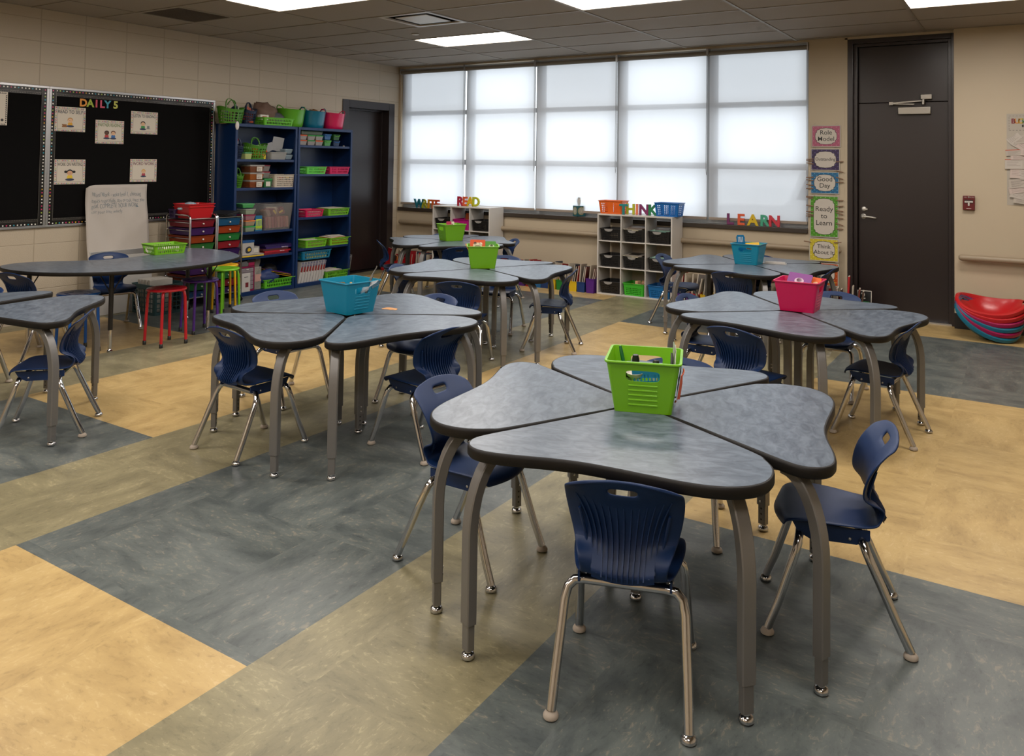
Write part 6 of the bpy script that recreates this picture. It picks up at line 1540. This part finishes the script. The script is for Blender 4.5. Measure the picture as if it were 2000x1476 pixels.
pins = [(-1, 1.575), (-1, 1.555), (-1, 1.527), (1, 1.55), (1, 1.452), (-1, 1.385), (-1, 1.355), (1, 1.385), (1, 1.34), (-1, 1.305), (-1, 1.27), (-1, 1.185), (-1, 1.17), (1, 1.155), (-1, 1.09), (1, 1.095), (1, 1.05), (1, 1.025), (-1, 1.03), (-1, 1.00), (-1, .985), (1, .975), (1, .915), (1, .865), (-1, .725), (1, .735)]
pk = mat('pin_wood', '#7d5f48', .6)
for i, (s, z) in enumerate(pins):
    t = thing('clothespin', 'small wooden clothespin clipped to the edge of the hanging chart', 'clothespin', (5.645 if s < 0 else 5.915, -.016 if z > .77 else -.112, z), (0, R((i * 37 % 5 - 1) * 6 * (1 if s > 0 else .5)), 0), 'clothespins on the hanging chart')
    for q in (-1, 1):
        MB().cbox((s * .012 if s > 0 else -.012, q * .003, q * .001), (.072, .004, .007), rz=R(2.5 * q)).build('prong', pk, t, smooth=False)

# ---------------------------------------------------------------- wall right of the tall door
t = thing('fire_alarm', 'dark red fire alarm pull station on the wall right of the tall door', 'fire alarm', (7.085, -.0805, 1.178), (PI / 2, 0, 0))
RED = col('#5e0f14', .35)
MB().box(-.049, .049, -.066, .066, 0, .035).build('housing', RED, t, bevel=.004)
MB().box(-.036, .036, -.004, .030, .035, .037).build('recess', col('#2a0608', .4), t); MB().box(-.034, .034, .002, .018, .037, .043).build('pull_bar', M_WHITE, t, bevel=.002); MB().box(-.007, .007, -.026, .002, .037, .043).build('pull_tab', M_WHITE, t, bevel=.002)
text('FIRE', .012, M_WHITE, t, (-.028, .052, .0354), ext=.0002); text('ALARM', .012, M_WHITE, t, (.0285, .052, .0354), ext=.0002); text('PULL DOWN', .0085, col('#333333', .5), t, (0, .010, .0432), ext=.0002); text('notifier', .010, M_WHITE, t, (0, -.052, .0354), ext=.0002) if False else MB().box(-.02, .02, -.055, -.05, .035, .0354).build('maker_mark', M_WHITE, t, smooth=False)
MB().lathe([(.008, 0), (.008, .002), (.005, .003)], 14, (0, .052, .035)).build('key_lock', M_STEEL, t)
t = thing('wall_chart', 'white chart sheet headed Bucket, cut by the right edge of the picture', 'sign', (7.39, -.0805, 1.17), (PI / 2, 0, 0))
v = []; 
for i in range(9):
    for j in range(13): v.append((.075 * i, -.0 + .835 * j / 12, .0015 + .0015 * math.sin(i * 1.2 + j * .8)))
MB().add(v, [(i * 13 + j, (i + 1) * 13 + j, (i + 1) * 13 + j + 1, i * 13 + j + 1) for i in range(8) for j in range(12)]).build('sheet', mat('chart_white', '#a9a195', .7), t, recalc=False)
for ch, x, c in (('B', .052, '#7a1822'), ('U', .082, '#c9822a'), ('C', .108, '#c9a82a'), ('k', .134, '#2a6a3a'), ('e', .158, '#1f3a7a'), ('t', .180, '#7a2a6a')): text(ch, .062, col(c, .6), t, (x, .765, .0042), ext=.0002, offset=.0015)
text('BY MOMENTS', .028, col('#1a1a1a', .6), t, (.118, .722, .0042), ext=.0002, offset=.001, align='LEFT')
m = MB()
for q in range(14): m.box(.02 + q * .026, .034 + q * .026, .682, .685, .0035, .0042); m.box(.02 + q * .026, .034 + q * .026, .812, .8145, .0035, .0042)
for q in range(5): m.box(.018, .0205, .69 + q * .025, .703 + q * .025, .0035, .0042)
m.build('dashed_border', col('#5a5550', .6), t, smooth=False)
notes = [(.055, .61, .11, .07, 38, 0), (.13, .60, .15, .075, 6, 0), (.14, .535, .11, .09, -40, 2), (.09, .55, .10, .06, -32, 0), (.06, .48, .14, .055, 4, 1), (.11, .44, .16, .05, 1, 0), (.06, .375, .15, .09, 1, 1), (.17, .375, .10, .09, 0, 0), (.08, .29, .11, .09, -4, 0), (.15, .28, .10, .09, 3, 0), (.09, .20, .15, .08, 7, 3), (.10, .145, .17, .06, 10, 0), (.11, .09, .17, .07, -14, 0), (.14, .04, .18, .055, -6, 0), (.17, .48, .12, .06, -6, 0), (.19, .20, .10, .08, -9, 0), (.22, .60, .12, .07, -8, 0), (.24, .44, .12, .08, 8, 1), (.27, .32, .14, .08, -3, 0), (.26, .12, .14, .08, 6, 0), (.28, .22, .12, .08, 12, 0)]
for i, (x, y, w_, h_, a, kd) in enumerate(notes):
    t = thing('note_slip', 'small white note slip stuck on the Bucket chart at the right edge', 'note', (7.39 + x, -.0845 - .0012 * i, 1.17 + y), (PI / 2 - R(6), R(-a), 0), 'note slips on the wall chart')
    MB().box(-w_ / 2, w_ / 2, -h_ / 2, h_ / 2, 0, .0008).build('slip', mat('note_paper%d' % (i % 3), ['#b3aaa0', '#ada398', '#b9a9a0'][i % 3], .7), t, smooth=False)
    if kd == 1: MB().box(-w_ / 2, w_ / 2, h_ / 2 - .007, h_ / 2, .0008, .0012).build('orange_edge', col('#a8401c', .6), t, smooth=False)
    m = MB()
    for q in range(4 if kd != 3 else 6):
        yy = h_ / 2 - .018 - q * h_ * (.16 if kd != 3 else .12); m.box(-w_ * .38, w_ * (.3 - .1 * (q % 3)), yy - .0009, yy + .0009, .0008, .0011)
    m.build('handwriting', col('#77706a' if kd != 3 else '#3a3633', .7), t, smooth=False)
BOATS = []
# stacked rocker boats
def boat(color, label, k):
    L, Wd_ = .252, .19
    NU, NV = 20, 12
    def S(u, v):
        r = min(1, math.hypot(u, v)); 
        x = L * u * (1 - .04 * v * v); y = Wd_ * v
        z = -.135 * (1 - r ** 2.2) + .055 * u * u - .045 * v * v
        return x, y, z
    m = MB(); rg = []
    n = 40
    def rim(s, dz, a_): 
        c, s_ = math.cos(a_), math.sin(a_); e = 2 / 2.5; u = math.copysign(abs(c) ** e, c); v = math.copysign(abs(s_) ** e, s_)
        x, y = L * u * s, Wd_ * v * s
        q = min(1, s); z = -.135 * (1 - q ** 2.4) + (.045 * u * u - .02 * v * v) * q * q
        return (x, y, z + dz)
    seq = [(.02, 0), (.2, 0), (.4, 0), (.6, 0), (.75, 0), (.88, 0), (.96, 0), (1.0, .004), (1.06, .004), (1.10, .0), (1.11, -.012), (1.105, -.03), (1.095, -.03), (1.10, -.012), (1.085, -.004), (1.06, -.001), (1.0, -.001), (.95, -.008), (.88, -.006), (.75, -.005), (.6, -.004), (.4, -.004), (.2, -.004), (.02, -.004)]
    for s, dz in seq: rg.append([rim(s, dz, 2 * PI * q / n) for q in range(n)])
    v = [p for r_ in rg for p in r_]; f = []
    for a in range(len(rg) - 1):
        for q in range(n):
            j = (q + 1) % n
            # grip holes at both ends
            sa = seq[a][0]
            if (a in (6, 7) or a in (15, 16)) and (q in (n - 2, n - 1, 0, 1) or q in (n // 2 - 2, n // 2 - 1, n // 2, n // 2 + 1)) and a in (6, 16): continue
            f.append((a * n + q, a * n + j, (a + 1) * n + j, (a + 1) * n + q))
    f.append(tuple(range(n))); f.append(tuple(range(len(rg) * n - 1, (len(rg) - 1) * n - 1, -1)))
    for e0, e1 in ((n - 2, n + 2), (n // 2 - 2, n // 2 + 2)):      # walls of the grip holes
        for q in range(e0, e1): f.append((6 * n + q % n, 6 * n + (q + 1) % n, 17 * n + (q + 1) % n, 17 * n + q % n)); f.append((7 * n + q % n, 7 * n + (q + 1) % n, 16 * n + (q + 1) % n, 16 * n + q % n))
    m.add(v, f)
    o = m.build('rocker_seat', col(color, .3, spec=.5), ang=50); tag(o, label, 'rocker seat', 'stacked rocker seats')
    th = R(2.0 + 5.6 * k); px, pz = 6.995, .385 - .004 * k
    # left end stays together while the right ends fan downward
    o.rotation_euler = (R(13), th, R(-4))
    c_ = L * 1.08
    o.location = (px + c_ * math.cos(th), -.40 - .006 * k, pz - c_ * math.sin(th) - .05)
    return o
for k, (c, l) in enumerate((('#b81e22', 'bright red rocker seat, topmost of the stack by the right wall'), ('#b51c20', 'red rocker seat, second from the top of the stack by the right wall'), ('#96144a', 'magenta rocker seat, third from the top of the stack'), ('#1a6880', 'teal rocker seat, fourth from the top of the stack'), ('#921246', 'magenta rocker seat, second from the bottom of the stack'), ('#19657c', 'teal rocker seat at the bottom of the stack'))): BOATS.append(boat(c, l, k))
bpy.context.view_layer.update()
_lo = min((BOATS[-1].matrix_world @ v.co).z for v in BOATS[-1].data.vertices)
for o in BOATS: o.location.z -= _lo - .001
